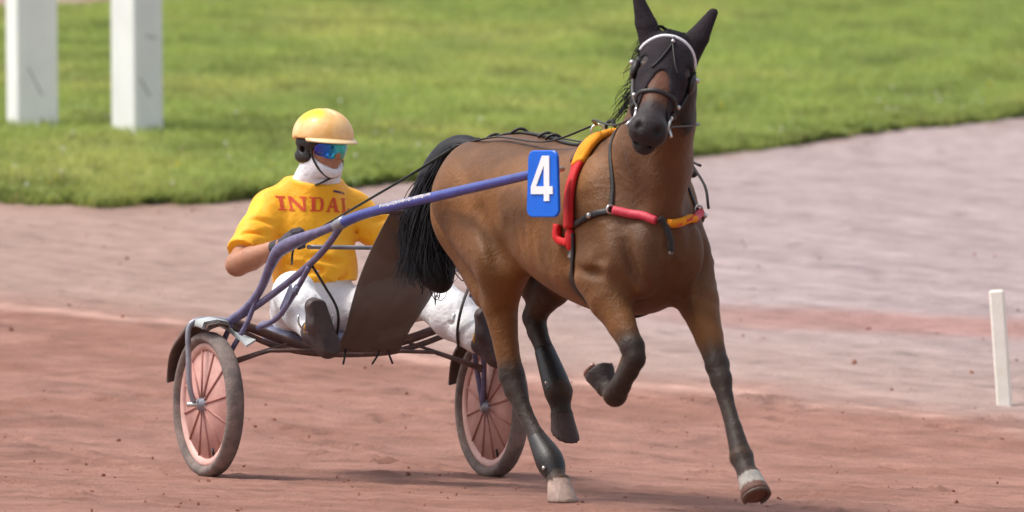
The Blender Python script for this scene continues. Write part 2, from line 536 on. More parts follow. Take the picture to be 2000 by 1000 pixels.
def axis_pts(fine_lo, fine_hi, step, lo, hi, g=1.25):
    a = list(np.arange(fine_lo, fine_hi, step))
    s, x = step, fine_hi
    while x < hi: a.append(x); s *= g; x += s
    a.append(hi); s, x = step, fine_lo
    b = []
    while x > lo: s *= g; x -= s; b.append(max(x, lo))
    return np.array(sorted(set(np.round(b + a, 5))))

SN_, CS_ = math.sin(rad(26.0)), math.cos(rad(26.0))
_hr = np.random.default_rng(31)
HOOFPRINTS = [(_hr.uniform(-3.8, 3.8), _hr.uniform(-4.6, 4.5), 0, _hr.uniform(.045, .065)) for _ in range(170)]
HOOFPRINTS = [h for h in HOOFPRINTS if not (-1.6 < h[0] < 1.4 and -4.2 < h[1] < .8) or h[0] > .9]
def track_relief(X, Y):
    """grain of the raked sand: grooves along the running line, scuffs and clods"""
    u = X * .72 + Y * .69; v = X * .69 - Y * .72       # across / along the running line
    near = np.exp(-np.maximum(0, np.hypot(X, Y - 4) - 12) / 8)
    g = .010 * (fbm(u * 6, v * .8, 3) - .5) + .020 * (fbm(X * 3, Y * 3, 9) - .5) + .008 * (fbm(X * 14, Y * 14, 21, 3) - .5) + .008 * (fbm(u * 16, v * 1.6, 23, 3) - .5)
    lump = np.maximum(0, fbm(X * 9, Y * 9, 33, 3) - .56) * .07
    d = 0
    for hx, hy, ha_, hr in HOOFPRINTS:                  # hoof prints pressed into the raked sand
        m = (np.abs(X - hx) < .25) & (np.abs(Y - hy) < .25)
        if not np.any(m): continue
        r = np.hypot(X[m] - hx, Y[m] - hy) / hr
        dd = np.zeros_like(X); dd[m] = -.026 * np.exp(-(r ** 4)) + .014 * np.exp(-((r - 1.35) / .28) ** 2)
        d = d + dd
    # wheel ruts behind the cart
    p = -( (X + .72) * SN_ - Y * CS_ ); q = (X + .72) * CS_ + Y * SN_
    for wl in (-.685, .70):
        k = np.exp(-((q - wl - .02 * p ** 2) / .030) ** 2) * sstep(-.02, .25, p) * (1 - sstep(1.5, 4.0, p))
        k2 = np.exp(-((np.abs(q - wl - .02 * p ** 2) - .065) / .025) ** 2) * sstep(-.02, .25, p) * (1 - sstep(1.5, 4.0, p))
        d = d - .014 * k + .007 * k2
    return (g + lump) * near + d

def make_track():
    xs = axis_pts(-4.6, 4.6, .032, -400, 400); ys = axis_pts(-5.0, 17.0, .034, -60, 900)
    X, Y = np.meshgrid(xs, ys, indexing='ij')
    Z = gz(X, Y) + track_relief(X, Y)
    nx, ny = X.shape
    i = np.arange(nx * ny).reshape(nx, ny)
    Fq = np.stack([i[:-1, :-1], i[1:, :-1], i[1:, 1:], i[:-1, 1:]], -1).reshape(-1, 4)
    wob = .55 * (fbm(X * .8, Y * .8, 5) - .5) + .25 * (fbm(X * 4, Y * 4, 6) - .5)
    line1 = np.interp(X, (-8, -2.82, -1.38, 0, 1.29, 2.51, 6), (11.5, 7.68, 6.75, 5.07, 4.44, 3.35, 0.8))
    dz = Y - line1 + wob
    red = np.array((.320, .174, .137)); redd = np.array((.255, .130, .098)); pale = np.array((.375, .265, .222)); grey = np.array((.390, .318, .312))
    a = sstep(-.45, 1.1, dz)[..., None]
    right = (sstep(-1.0, 2.2, X + .12 * Y) * (.35 + .65 * sstep(1.0, 5.0, dz)))[..., None]
    far = pale * (1 - right) + grey * right
    near_c = red + (redd - red) * sstep(.42, .62, fbm(X * 1.3, Y * 2.2, 14))[..., None] * .7
    col = near_c * (1 - a) + far * a
    # a pale crumbled ridge where raked sand meets the firm strip, and a redder wheel band farther up
    ridge = np.exp(-((dz - .05) / .16) ** 2)[..., None] * sstep(.3, .6, fbm(X * 2.5, Y * 2.5, 17))[..., None]
    col = col + (np.array((.56, .36, .30)) - col) * ridge * .75
    bandc = np.interp(X, (-4, -1, 1.14, 2.82, 6), (11.0, 9.4, 8.1, 7.7, 7.0))
    band = np.exp(-((Y - bandc + wob * .6) / .55) ** 4)[..., None] * sstep(.1, 1.6, X)[..., None]
    col = col + (np.array((.36, .19, .165)) - col) * band * .75
    # damp / crushed patches and pale dust
    u = X * .72 + Y * .69; v = X * .69 - Y * .72
    st = (.5 * fbm(u * 2.6, v * .45, 40) + .5 * fbm(u * 9, v * .9, 44))[..., None]
    col = col * (0.64 + .46 * st)
    sp_ = (.5 * fbm(X * 7, Y * 5, 48, 3) + .5 * fbm(u * 14, v * 2.2, 49, 3))[..., None]
    col = col * (1 - .22 * sstep(.52, .68, sp_)) * (1 + .10 * sstep(.50, .30, sp_))
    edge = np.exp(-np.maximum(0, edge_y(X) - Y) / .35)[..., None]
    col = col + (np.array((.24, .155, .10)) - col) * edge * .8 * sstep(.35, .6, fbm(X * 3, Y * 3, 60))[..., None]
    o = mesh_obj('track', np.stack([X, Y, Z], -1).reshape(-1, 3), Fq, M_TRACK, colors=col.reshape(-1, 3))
    o['kind'] = 'structure'
make_track()

def make_grass():
    xs = np.unique(np.r_[np.linspace(-60, -9, 12), np.linspace(-9, 11, 160), np.linspace(11, 60, 12)])
    ts = np.linspace(0, 1, 90)
    X = np.repeat(xs[:, None], 90, 1)
    e = edge_y(X) + .55 * (fbm(X * 2.2, X * 0, 71) - .5) + .12 * (fbm(X * 9, X * 0, 72) - .5)
    Y = e + (far_y(X) - e) * ts[None, :]
    Z = gz(X, Y) + .012 + .05 * sstep(0, .6, Y - e) * 0.6 + .05 * (fbm(X * .9, Y * .9, 80) - .5) * sstep(0, 1, Y - e)
    Z[:, -1] -= .05
    Z[:, 0] -= .03
    i = np.arange(X.size).reshape(X.shape)
    Fq = np.stack([i[:-1, :-1], i[1:, :-1], i[1:, 1:], i[:-1, 1:]], -1).reshape(-1, 4)
    o = mesh_obj('verge', np.stack([X, Y, Z], -1).reshape(-1, 3), Fq, M_GRASSG)
    o['kind'] = 'structure'
    # blades
    n = 430000
    Yb = 13 + 22 * RNG.random(n) ** 1.15
    half = (32 + Yb) / 14.08 + 5.0
    Xb = (RNG.random(n) * 2 - 1) * half
    eb = edge_y(Xb) + .55 * (fbm(Xb * 2.2, Xb * 0, 71) - .5) + .12 * (fbm(Xb * 9, Xb * 0, 72) - .5)
    keep = (Yb > eb - .06 * RNG.random(n)) & (Yb < far_y(Xb))
    # extra blades for the near fringe
    m = 42000
    Xf = (RNG.random(m) * 2 - 1) * 8.5
    ef = edge_y(Xf) + .55 * (fbm(Xf * 2.2, Xf * 0, 71) - .5) + .12 * (fbm(Xf * 9, Xf * 0, 72) - .5)
    Yf = ef - .08 + RNG.exponential(.35, m)
    Xb = np.r_[Xb[keep], Xf]; Yb = np.r_[Yb[keep], Yf]; eb = np.r_[eb[keep], ef]
    n = len(Xb)
    Zb = gz(Xb, Yb) + .012 + .03 * sstep(0, .6, Yb - eb) + .05 * (fbm(Xb * .9, Yb * .9, 80) - .5) * sstep(0, 1, Yb - eb) - .01
    clump = fbm(Xb * 1.6, Yb * 1.6, 90); tuft = fbm(Xb * 5, Yb * 5, 95)
    fringe = np.exp(-np.maximum(0, Yb - eb) / .8)
    h = (.030 + .050 * clump + .05 * np.maximum(0, tuft - .5) * 2 + .055 * fringe * np.maximum(0, tuft - .38) * 2) * (.6 + .8 * RNG.random(n))
    az = RNG.random(n) * 2 * math.pi
    lean = h * (.25 + .7 * RNG.random(n))
    wd = .0035 + .0035 * RNG.random(n)
    dx, dy = np.cos(az), np.sin(az)
    sx, sy = -dy, dx
    P = np.stack([Xb, Yb, Zb], 1)
    side = np.stack([sx * wd, sy * wd, 0 * wd], 1)
    mid = P + np.stack([dx * lean * .35, dy * lean * .35, h * .6], 1)
    tip = P + np.stack([dx * lean, dy * lean, h], 1)
    V = np.stack([P - side, P + side, mid + side * .8, mid - side * .8, tip], 1).reshape(-1, 3)
    b = np.arange(n) * 5
    T = np.vstack([np.stack([b, b + 1, b + 2], 1), np.stack([b, b + 2, b + 3], 1), np.stack([b + 3, b + 2, b + 4], 1)])
    yel = sstep(.42, .66, fbm(Xb * .7 + 3, Yb * .5, 101))[:, None]; dk = sstep(.48, .66, fbm(Xb * 2.4, Yb * 2.0, 120))[:, None]
    c = np.array((.385, .455, .125)) * (1 - yel) + np.array((.49, .50, .155)) * yel
    c = c * (1 - .30 * dk) * (.86 + .28 * RNG.random((n, 1)))
    c = c * (1 - .15 * fringe[:, None])
    dry = (RNG.random(n) < .05)[:, None]
    c = np.where(dry, np.array((.36, .30, .13)), c)
    o = mesh_obj('grass', V, T, M_BLADE, smooth=False, colors=np.repeat(c, 5, 0))
    o['kind'] = 'stuff'; o['label'] = 'mown green grass on the sloping verge behind the track'; o['category'] = 'grass'
make_grass()

def scatter_stuff():
    # broad weed leaves along the verge edge, one mass
    V, Fs = [], []
    n = 0
    for i in range(700):
        x = RNG.uniform(-4.6, 5.2) if i % 2 else RNG.uniform(-4.6, -.4); e = float(edge_y(x)); y = e + RNG.exponential(.40) - .10
        z = float(gz(x, y)) + .015
        for k in range(RNG.integers(4, 8)):
            a = RNG.random() * 6.28; ln = RNG.uniform(.05, .13); w = ln * RNG.uniform(.16, .30); up = RNG.uniform(.2, .9)
            d = np.array((math.cos(a), math.sin(a), up)); d /= np.linalg.norm(d); sd_ = np.array((-math.sin(a), math.cos(a), 0))
            p = np.array((x, y, z))
            V += [p, p + d * ln * .5 + sd_ * w, p + d * ln - np.array((0, 0, ln * .25)), p + d * ln * .5 - sd_ * w]
            Fs.append((n, n + 1, n + 2, n + 3)); n += 4
    o = mesh_obj('verge_weeds', np.array(V), Fs, M_WEED, smooth=False); o['kind'] = 'stuff'
    o['label'] = 'broad leafed weeds along the edge of the grass'; o['category'] = 'weeds'
    for nm, mt, cnt, lab in (('clover_flowers', M_CLOVER, 80, 'tiny white clover heads in the grass'), ('yellow_flowers', M_YFLOW, 22, 'tiny yellow flowers in the grass')):
        ms = []
        for i in range(cnt):
            x = RNG.uniform(-4.8, 5.5); e = float(edge_y(x)); y = e + RNG.exponential(1.6) + .15
            z = float(gz(x, y)) + RNG.uniform(.07, .11)
            ms.append(ball((x, y, z), RNG.uniform(.007, .012), 6, 4))
            ms.append(tube([(x, y, z - .1), (x, y, z)], .0015, 2, 3))
        o = mesh_obj(nm, *join(*ms), mt); o['kind'] = 'stuff'; o['label'] = lab; o['category'] = 'flowers'
    # loose clods and grit thrown over the track, too many to count
    Vs, Ts, n = [], [], 0
    bv, bf = ball((0, 0, 0), 1, 6, 4)
    tri = []
    for q in bf: tri += [(q[0], q[1], q[2])] + ([(q[0], q[2], q[3])] if len(q) == 4 else [])
    tri = np.array(tri)
    N = 1300
    X = RNG.uniform(-4.3, 4.3, N); Y = -4.5 + 19 * RNG.random(N) ** 1.3
    ok = Y < edge_y(X) - .05
    X, Y = X[ok], Y[ok]; N = len(X)
    R = np.minimum(.002 + RNG.exponential(.0024, N), .014)
    Z = gz(X, Y) + track_relief(X, Y)
    for i in range(N):
        v = bv * (R[i] * RNG.uniform(.6, 1.25, 3)) * (1 + .25 * RNG.standard_normal((len(bv), 1)))
        a = RNG.random() * 6.28
        v = v @ np.array(((math.cos(a), -math.sin(a), 0), (math.sin(a), math.cos(a), 0), (0, 0, 1)))
        Vs.append(v + (X[i], Y[i], Z[i] + R[i] * .25)); Ts.append(tri + n); n += len(bv)
    o = mesh_obj('loose_clods', np.vstack(Vs), np.vstack(Ts), M_CLOD, smooth=False); o['kind'] = 'stuff'
    o['label'] = 'loose red clods and grit scattered over the track'; o['category'] = 'clods'
scatter_stuff()

# ------------------------------------------------------------------ posts
def post(name, x, y, yaw, w, d, h, lean, material, label, cat, group=None, scuffs=()):
    o = bpy.data.objects.new(name, None); C.objects.link(o)
    z = float(gz(x, y))
    o.location = (x, y, z); o.rotation_euler = (0, lean, yaw) ; o.empty_display_size = .1
    tag(o, label, cat, group)
    mesh_obj('shaft', *box((0, 0, h / 2 - .06), (w, d, h + .12), bev=min(.012, w * .12)), material, o, smooth=False)
    for (fx, zc, ln, an) in scuffs:      # scraped streaks on the front face
        r = np.array(((math.cos(an), 0, math.sin(an)), (0, 1, 0), (-math.sin(an), 0, math.cos(an))))
        mesh_obj('scrape', *box((fx, -d / 2 - .001, zc), (ln, .003, .014), r), M_SCUFF, o, smooth=False)
    return o
post('finish_post', -3.355, 18.45, rad(26), .31, .21, 3.4, rad(-.6), M_POST, 'square white post farthest left on the grass verge', 'post', 'white posts on the verge',
     scuffs=((-.02, .34, .22, rad(62)),))
post('finish_post', -2.60, 18.05, rad(43), .262, .262, 3.4, rad(-.6), M_POST, 'square white scraped post on the grass verge nearer the driver', 'post', 'white posts on the verge',
     scuffs=((-.04, .35, .16, rad(52)), (.02, .70, .10, rad(12))))
post('track_marker', 2.49, 4.45, rad(-14), .076, .036, .575, rad(-4.0), M_MARK, 'thin cream marker stake leaning at the right edge of the track', 'marker', None)

# ------------------------------------------------------------------ sulky
SULKY = Thing('racing_sulky', 0, 0, 0, 'purple tubular racing sulky with two pink disc wheels behind the horse', 'sulky')
WL = {-1: .685, 1: .70}
HUBZ = {-1: .338, 1: .312}
WR = .322
def build_wheel(sd):
    c = (0, WL[sd] * sd, HUBZ[sd])
    prof = [(.245, -.006), (.245, .006), (.06, .024), (.012, .026), (.012, -.026), (.06, -.024)]
    disc = SULKY.part('wheel', lathe(prof, c, 56), M_PINK, label='dusty pink disc wheel with a grey tyre' )
    tyre = [(WR - .027 + .027 * math.cos(a), .041 * math.sin(a)) for a in np.linspace(0, 2 * math.pi, 14, endpoint=False)]
    SULKY.part('tyre', lathe(tyre, c, 64), M_TYRE, disc)
    rim = [(.272, -.017), (.276, .0), (.272, .017), (.262, .020), (.240, .012), (.238, 0), (.240, -.012), (.262, -.020)]
    SULKY.part('rim', lathe(rim, c, 64), M_PINKR, disc)
    hub = [(.026, -.05), (.026, -.03), (.038, -.028), (.038, .028), (.026, .03), (.026, .05), (.010, .055), (.004, .055), (.004, -.055), (.010, -.055)]
    SULKY.part('hub', lathe(hub, c, 24), M_GREYT, disc)
    C_ = np.array(c)
    for k in range(12):
        a = 2 * math.pi * (k + .35) / 12
        for s2 in ((-1, 1)[k % 2],):
            pass
        d = np.array((math.cos(a), 0, math.sin(a)))
        y0, y1 = .0275, .0085
        m = join(tube([C_ + d * .03 + (0, y0, 0), C_ + d * .24 + (0, y1, 0)], .0058, 2, 6), tube([C_ + d * .03 - (0, y0, 0), C_ + d * .24 - (0, y1, 0)], .0058, 2, 6))
        SULKY.part('spoke', m, M_SPOKE, disc)
    # valve stem
    a = -1.2; d = np.array((math.cos(a), 0, math.sin(a)))
    SULKY.part('valve', tube([C_ + d * .24 + (0, -.012, 0), C_ + d * .205 + (0, -.014, 0)], .005, 2, 6), M_LEATH, disc)

def build_side(sd):
    g = lambda f, l, z: (f, l * sd, z)
    hz = HUBZ[sd]
    # main shaft: along the horse's flank, back to the fork above the wheel
    sh = SULKY.part('shaft', tube([(*g(2.77 if sd < 0 else 2.60, .365, 1.364 if sd < 0 else 1.344), .018), (*g(2.57 if sd < 0 else 2.4, .362, 1.340), .0195), (*g(1.69, .362, 1.254), .022), (*g(1.0, .37, 1.182), .023), (*g(.72, .385, 1.130), .024)], 0, 40, 12), M_PURPLE)
    SULKY.part('shaft_tip', ball(g(2.775 if sd < 0 else 2.605, .365, 1.364 if sd < 0 else 1.344), (.02, .018, .018), 10, 6), M_LEATH, sh)
    # white worn lettering marks along the upper outer side of the tube
    if sd < 0:
        rnd = random.Random(3)
        ms = []
        P = spline([g(1.69, .362, 1.254), g(1.0, .37, 1.182)], 60)
        T = (P[0] - P[-1]) / np.linalg.norm(P[0] - P[-1])
        for i in range(4, 47):
            p = P[i]
            hgt = rnd.uniform(.008, .015); tilt = rnd.uniform(-.6, .6)
            a = p + np.array((0, -.0195, .012)); 
            ms.append(box(a, (rnd.uniform(.004, .009), .003, hgt), np.array(((1, 0, tilt), (0, 1, 0), (-tilt, 0, 1))) * .9))
            if rnd.random() < .55: ms.append(box(a + np.array((.006, 0, rnd.choice((-1, 1)) * hgt * .4)), (.012, .003, .003)))
        SULKY.part('lettering', join(*ms), M_WHITE, sh, smooth=False, label='worn white lettering on the near shaft')
    # fork: upper arm bends down towards the wheel, lower arm runs straight
    SULKY.part('upper_arm', tube([(*g(.74, .384, 1.135), .019), (*g(.60, .415, 1.100), .020), (*g(.50, .44, 1.075), .026), (*g(.40, .47, 1.045), .031), (*g(.33, .497, 1.010), .029), (*g(.275, .508, .95), .023), (*g(.20, .52, .85), .019), (*g(.12, .55, .765), .019), (*g(.03, .60, .700), .019)], 0, 48, 12), M_PGREY)
    SULKY.part('lower_arm', tube([g(.735, .384, 1.118), g(.62, .40, 1.03), g(.49, .42, .955), g(.33, .46, .868), g(.16, .52, .775), g(.04, .585, .705)], .0155, 36, 10), M_PGREY)
    SULKY.part('fork_clamp', tube([g(.78, .382, 1.145), g(.70, .386, 1.122)], .027, 4, 10), M_GREYT)
    SULKY.part('arm_strut', tube([g(.24, .515, .90), g(.17, .53, .80), g(.13, .56, .69), g(.06, .63, .52), g(.0, .655, hz)], .0115, 24, 8), M_PGREY)
    SULKY.part('inner_strut', tube([g(.04, .59, .70), g(-.02, .625, .55), g(-.0, .655, hz + .01)], .0125, 16, 8), M_PGREY)
    # outer loop over the wheel down to the outer end of the hub
    SULKY.part('wheel_fork', tube([g(.03, .58, .706), g(.0, .66, .712), g(-.01, .735, .708), g(-.015, .772, .67), g(-.01, .775, .55), g(-.005, .772, .42), g(.0, .755, hz + .01)], .0125, 50, 10), M_GREYT)
    SULKY.part('axle_bolt', tube([g(0, .66, hz), g(0, .785, hz)], .011, 3, 8), M_STEEL)
    # foot rest bracket
    br = SULKY.part('foot_bracket', tube([g(.50, .425, .945), g(.38, .44, .83), g(.26, .47, .72), g(.16, .52, .675)], .012, 20, 8), M_PGREY)
    SULKY.part('bracket_plate', join(box(g(.33, .455, .80), (.16, .006, .05), rotY(rad(-44)), .002), box(g(.40, .442, .845), (.05, .022, .03), rotY(rad(-44)), .004)), M_SEAT, br, smooth=False)
    # stirrup strap and ring holding the boot
    SULKY.part('stirrup_strap', tube([g(.50, .41, .95), g(.50, .35, .86), g(.52, .30, .76), g(.50, .29, .66), g(.47, .31, .58)], .011, 28, 8, flat=.45), M_LEATH)
    SULKY.part('stirrup_ring', tube([(.46 + .012 * math.sin(a), sd * (.375 + .085 * math.cos(a)), .715 - .065 * math.sin(a)) for a in np.linspace(rad(-20), rad(200), 15)], .0045, 30, 6), M_STEEL)
    # mudguard: curved blade behind and above the tyre, with flanges
    V, Fs = [], []
    angs = np.linspace(rad(72), rad(165), 26); R0 = WR + .045
    for i, a in enumerate(angs):
        w = .062 - .006 * math.cos(i * .5)
        for (rr, y) in ((R0 - .022, -w), (R0, -w * .86), (R0 + .010, 0), (R0, w * .86), (R0 - .022, w), (R0 - .026, w * .9), (R0 + .005, 0), (R0 - .026, -w * .9)):
            V.append((rr * math.cos(a), WL[sd] * sd + y, hz + rr * math.sin(a)))
    for i in range(25):
        for k in range(8): Fs.append((i * 8 + k, i * 8 + (k + 1) % 8, (i + 1) * 8 + (k + 1) % 8, (i + 1) * 8 + k))
    Fs += [tuple(range(8)), tuple(25 * 8 + k for k in range(7, -1, -1))]
    mg = SULKY.part('mudguard', (np.array(V), Fs), M_FEND)
    V, Fs = [], []
    angs = np.linspace(rad(76), rad(98), 14)
    for a in angs:
        for (rr, y) in ((R0 - .020, -.068), (R0 + .008, -.060), (R0 + .019, 0), (R0 + .008, .060), (R0 - .020, .068), (R0 - .026, .062), (R0 + .013, 0), (R0 - .026, -.062)):
            V.append((rr * math.cos(a), WL[sd] * sd + y, hz + rr * math.sin(a)))
    for i in range(13):
        for k in range(8): Fs.append((i * 8 + k, i * 8 + (k + 1) % 8, (i + 1) * 8 + (k + 1) % 8, (i + 1) * 8 + k))
    Fs += [tuple(range(8)), tuple(13 * 8 + k for k in range(7, -1, -1))]
    SULKY.part('mudguard_cap', (np.array(V), Fs), M_PANEL, mg)
    # pale inner panel between the mudguard and the frame
    q = [g(.08, .605, .672), g(-.05, .605, .682), g(.01, .545, .655), g(.17, .532, .625), g(.22, .60, .600)]
    top = np.array(q); bot = top - (0, 0, .008)
    n = len(q)
    Fp = [tuple(range(n)), tuple(range(2 * n - 1, n - 1, -1))] + [(i, n + i, n + (i + 1) % n, (i + 1) % n) for i in range(n)]
    SULKY.part('wheel_panel', (np.vstack([top, bot]), Fp), M_PANEL, smooth=False)

for sd in (-1, 1):
    build_wheel(sd); build_side(sd)
# cross members
SULKY.part('axle_arch', tube([(.02, -.60, .700), (-.01, -.48, .675), (-.04, -.30, .615), (-.06, -.12, .575), (-.06, .12, .575), (-.04, .30, .615), (-.01, .48, .675), (.02, .60, .700)], .021, 48, 12), M_DARKT)
SULKY.part('arch_stay', tube([(.03, -.60, .690), (.0, -.50, .645), (-.02, -.33, .585), (.0, -.14, .555), (.0, .14, .555), (-.02, .33, .585), (.0, .50, .645), (.03, .60, .690)], .013, 48, 8), M_DARKT)
SULKY.part('lower_brace', tube([(.04, -.64, .50), (.03, -.56, .525), (.03, -.42, .568), (.05, -.36, .572), (.06, 0, .570), (.05, .36, .560), (.03, .42, .552), (.03, .56, .505), (.04, .64, .47)], .009, 60, 8), M_DARKT)
SULKY.part('diagonal_brace', tube([(.055, .632, .49), (-.02, .30, .60)], .008, 6, 6), M_DARKT)
SULKY.part('diagonal_brace', tube([(.055, -.632, .52), (-.02, -.30, .60)], .008, 6, 6), M_DARKT)
SULKY.part('cross_bar', tube([(.47, -.42, 1.032), (.47, 0, 1.026), (.47, .42, 1.018)], .0095, 12, 8), M_GREYT)
SULKY.part('top_bar', tube([(.86, -.378, 1.165), (.83, -.2, 1.185), (.83, .2, 1.185), (.86, .378, 1.165)], .0095, 20, 8), M_DARKT)
# seat: shallow padded pan with raised back, on two stays
fs = Field((-.66, -.32, .48), (-.1, .32, .80), .009)
fs.add(ell((-.38, 0, .615), (.22, .24, .050)), .03)
fs.add(cap((-.57, -.16, .66), (-.57, .16, .66), .035, .035), .05)
fs.add(cap((-.36, -.22, .64), (-.20, -.20, .62), .03, .03), .04); fs.add(cap((-.36, .22, .64), (-.20, .20, .62), .03, .03), .04)
SULKY.part('seat', fs.mesh(2), M_SEAT)
SULKY.part('seat_stay', tube([(-.06, -.12, .575), (-.25, -.13, .572), (-.45, -.12, .575)], .013, 10, 8), M_DARKT)
SULKY.part('seat_stay', tube([(-.06, .12, .575), (-.25, .13, .572), (-.45, .12, .575)], .013, 10, 8), M_DARKT)
# splash apron between the shafts, sagging sheet from the top bar down to the arch
def apron():
    nu, nv = 14, 26
    V = []
    for s2 in (0, 1):
        for j in range(nv):
            t = j / (nv - 1)
            f = .825 + (.285 - .825) * t + .10 * math.sin(math.pi * t) * (1 if t < 2 else 1) * .45
            z = 1.185 + (.570 - 1.185) * t
            wl = .185 + .030 * math.sin(math.pi * min(1, t * 1.2)) - .03 * t
            for i in range(nu):
                u = i / (nu - 1) * 2 - 1
                f2 = f - .030 * (u * u) * math.sin(math.pi * t) + .006 * math.sin(u * 9 + t * 4)
                V.append((f2 - .005 * s2, u * wl - .045 * t, z + .004 * math.sin(u * 7)))
    Fs = []
    def q(s2, j, i): return s2 * nu * nv + j * nu + i
    for j in range(nv - 1):
        for i in range(nu - 1):
            Fs.append((q(0, j, i), q(0, j + 1, i), q(0, j + 1, i + 1), q(0, j, i + 1)))
            Fs.append((q(1, j, i), q(1, j, i + 1), q(1, j + 1, i + 1), q(1, j + 1, i)))
    for j in range(nv - 1):
        Fs.append((q(0, j, 0), q(1, j, 0), q(1, j + 1, 0), q(0, j + 1, 0))); Fs.append((q(0, j, nu - 1), q(0, j + 1, nu - 1), q(1, j + 1, nu - 1), q(1, j, nu - 1)))
    for i in range(nu - 1):
        Fs.append((q(0, 0, i), q(0, 0, i + 1), q(1, 0, i + 1), q(1, 0, i))); Fs.append((q(0, nv - 1, i), q(1, nv - 1, i), q(1, nv - 1, i + 1), q(0, nv - 1, i + 1)))
    return np.array(V), Fs
ap = SULKY.part('splash_apron', apron(), M_APRON, label='dark dusty see-through splash apron hanging before the driver')
for (l, dl) in ((-.15, -.02), (.02, -.05), (.05, .02)):
    SULKY.part('apron_tie', tube([(.285, l, .60), (.29, l + dl * .3, .56), (.30, l + dl, .515)], .008, 8, 6, flat=.5), M_LEATH, ap)

# ------------------------------------------------------------------ horse
HORSE = Thing('trotting_horse', 2.2, 0, -.02, 'bay trotting horse in a black hood pulling the sulky', 'horse')
LAT = (0, 1, 0)
# head frame: A runs poll -> muzzle, Nn out of the face, Tt across
HO = np.array((3.235, -.060, 1.855))
HA = np.array((.335, -.285, -.365)); HA /= np.linalg.norm(HA)
_v = np.array((.90, -.44, .05)); HN = _v - HA * (_v @ HA); HN /= np.linalg.norm(HN)
HT = np.cross(HN, HA); HT /= np.linalg.norm(HT)          # towards image right
HR = np.stack([HA, HN, HT], 1)
def hp(a, n, t): return HO + HA * a + HN * n + HT * t

def head_prims(o=0.0):
    """skull of the horse; o = shell offset"""
    return [
        (ell(hp(.10, -.035, 0), (.135 + o, .105 + o, .098 + o), HR), .03),
        (ell(hp(.21, -.085, 0), (.155 + o, .100 + o, .078 + o), HR), .04),
        (cap(hp(.10, .012, 0), hp(.33, .004, 0), .076 + o, .056 + o, HT, .86), .03),
        (cap(hp(.33, .002, 0), hp(.52, -.016, 0), .056 + o, .055 + o, HT, .92), .03),
        (cap(hp(.27, -.075, 0), hp(.50, -.060, 0), .060 + o, .042 + o, HT, 1.1), .03),
        (ell(hp(.520, -.020, 0), (.068 + o, .068 + o, .080 + o), HR), .03),
        (ell(hp(.545, -.075, 0), (.045 + o, .038 + o, .046 + o), HR), .02),
        (cap(hp(.135, .020, .068), hp(.215, .012, .064), .030 + o, .026 + o), .03),
        (cap(hp(.135, .020, -.068), hp(.215, .012, -.064), .030 + o, .026 + o), .03),
        (ell(hp(.22, -.085, .064), (.125 + o, .095 + o, .036 + o), HR), .03),
        (ell(hp(.22, -.085, -.064), (.125 + o, .095 + o, .036 + o), HR), .03),
    ]
EARS = {}
for sg, tip in ((-1, hp(-.135, .105, -.195)), (1, hp(-.150, .105, .125))):
    EARS[sg] = (hp(.020, -.025, .066 * sg), tip)
def ear_prims(o=0.0):
    out = []
    for sg in (-1, 1):
        a, b = EARS[sg]
        m = a + (b - a) * .45
        out.append((cap(a, m, .052 + o, .043 + o, HN, 1.5), .03))
        out.append((cap(m, b, .043 + o, .017 + o, HN, 1.5), .008))
    return out

def trunk_prim():
    tb = np.array((
        (1.235, 1.300, 1.10, .060), (1.29, 1.405, 1.04, .135), (1.36, 1.452, .99, .195), (1.46, 1.487, .97, .238), (1.62, 1.510, .98, .262), (1.80, 1.510, .985, .260),
        (2.0, 1.490, .935, .262), (2.2, 1.462, .862, .280), (2.4, 1.458, .805, .288), (2.58, 1.488, .768, .268), (2.74, 1.480, .762, .245),
        (2.88, 1.410, .770, .222), (2.99, 1.310, .81, .190), (3.07, 1.200, .88, .130)))
    fx = spline(tb, 90)
    lo, hi = tb[0, 0], tb[-1, 0]
    def fn(x, y, z):
        xc = np.clip(x, lo, hi)
        zt, zb, hw = (np.interp(xc, fx[:, 0], fx[:, i]) for i in (1, 2, 3))
        zc, hh = (zt + zb) / 2, (zt - zb) / 2
        u = (z - zc) / hh
        w = hw * (1 - .16 * np.clip(u, 0, 1) ** 1.5)
        q = (np.abs(y / w) ** 2.25 + np.abs(u) ** 2.25) ** (1 / 2.25)
        d = (q - 1) * np.minimum(w, hh)
        return np.sqrt(np.maximum(d, 0) ** 2 + (x - xc) ** 2) + np.minimum(d, 0)
    return fn, (lo - .02, -.31, .75), (hi + .02, .31, 1.53)

def hoof(c, d, h, r0, r1, sn=None):
    """hoof: blunt cone from the coronet c along d, flat sole"""
    c, d = np.array(c, float), np.array(d, float); d = d / np.linalg.norm(d)
    n = d if sn is None else np.array(sn, float) / np.linalg.norm(sn); bo = c + d * h
    def fn(x, y, z):
        px, py, pz = x - c[0], y - c[1], z - c[2]
        t = px * d[0] + py * d[1] + pz * d[2]
        qx, qy, qz = px - t * d[0], py - t * d[1], pz - t * d[2]
        r = np.sqrt(qx * qx + qy * qy + qz * qz)
        return np.maximum(np.maximum(r - (r0 + (r1 - r0) * np.clip(t / h, 0, 1.3)), (x - bo[0]) * n[0] + (y - bo[1]) * n[1] + (z - bo[2]) * n[2]), -t - .02)
    e = h + r1 + .03
    return fn, c - e, c + e

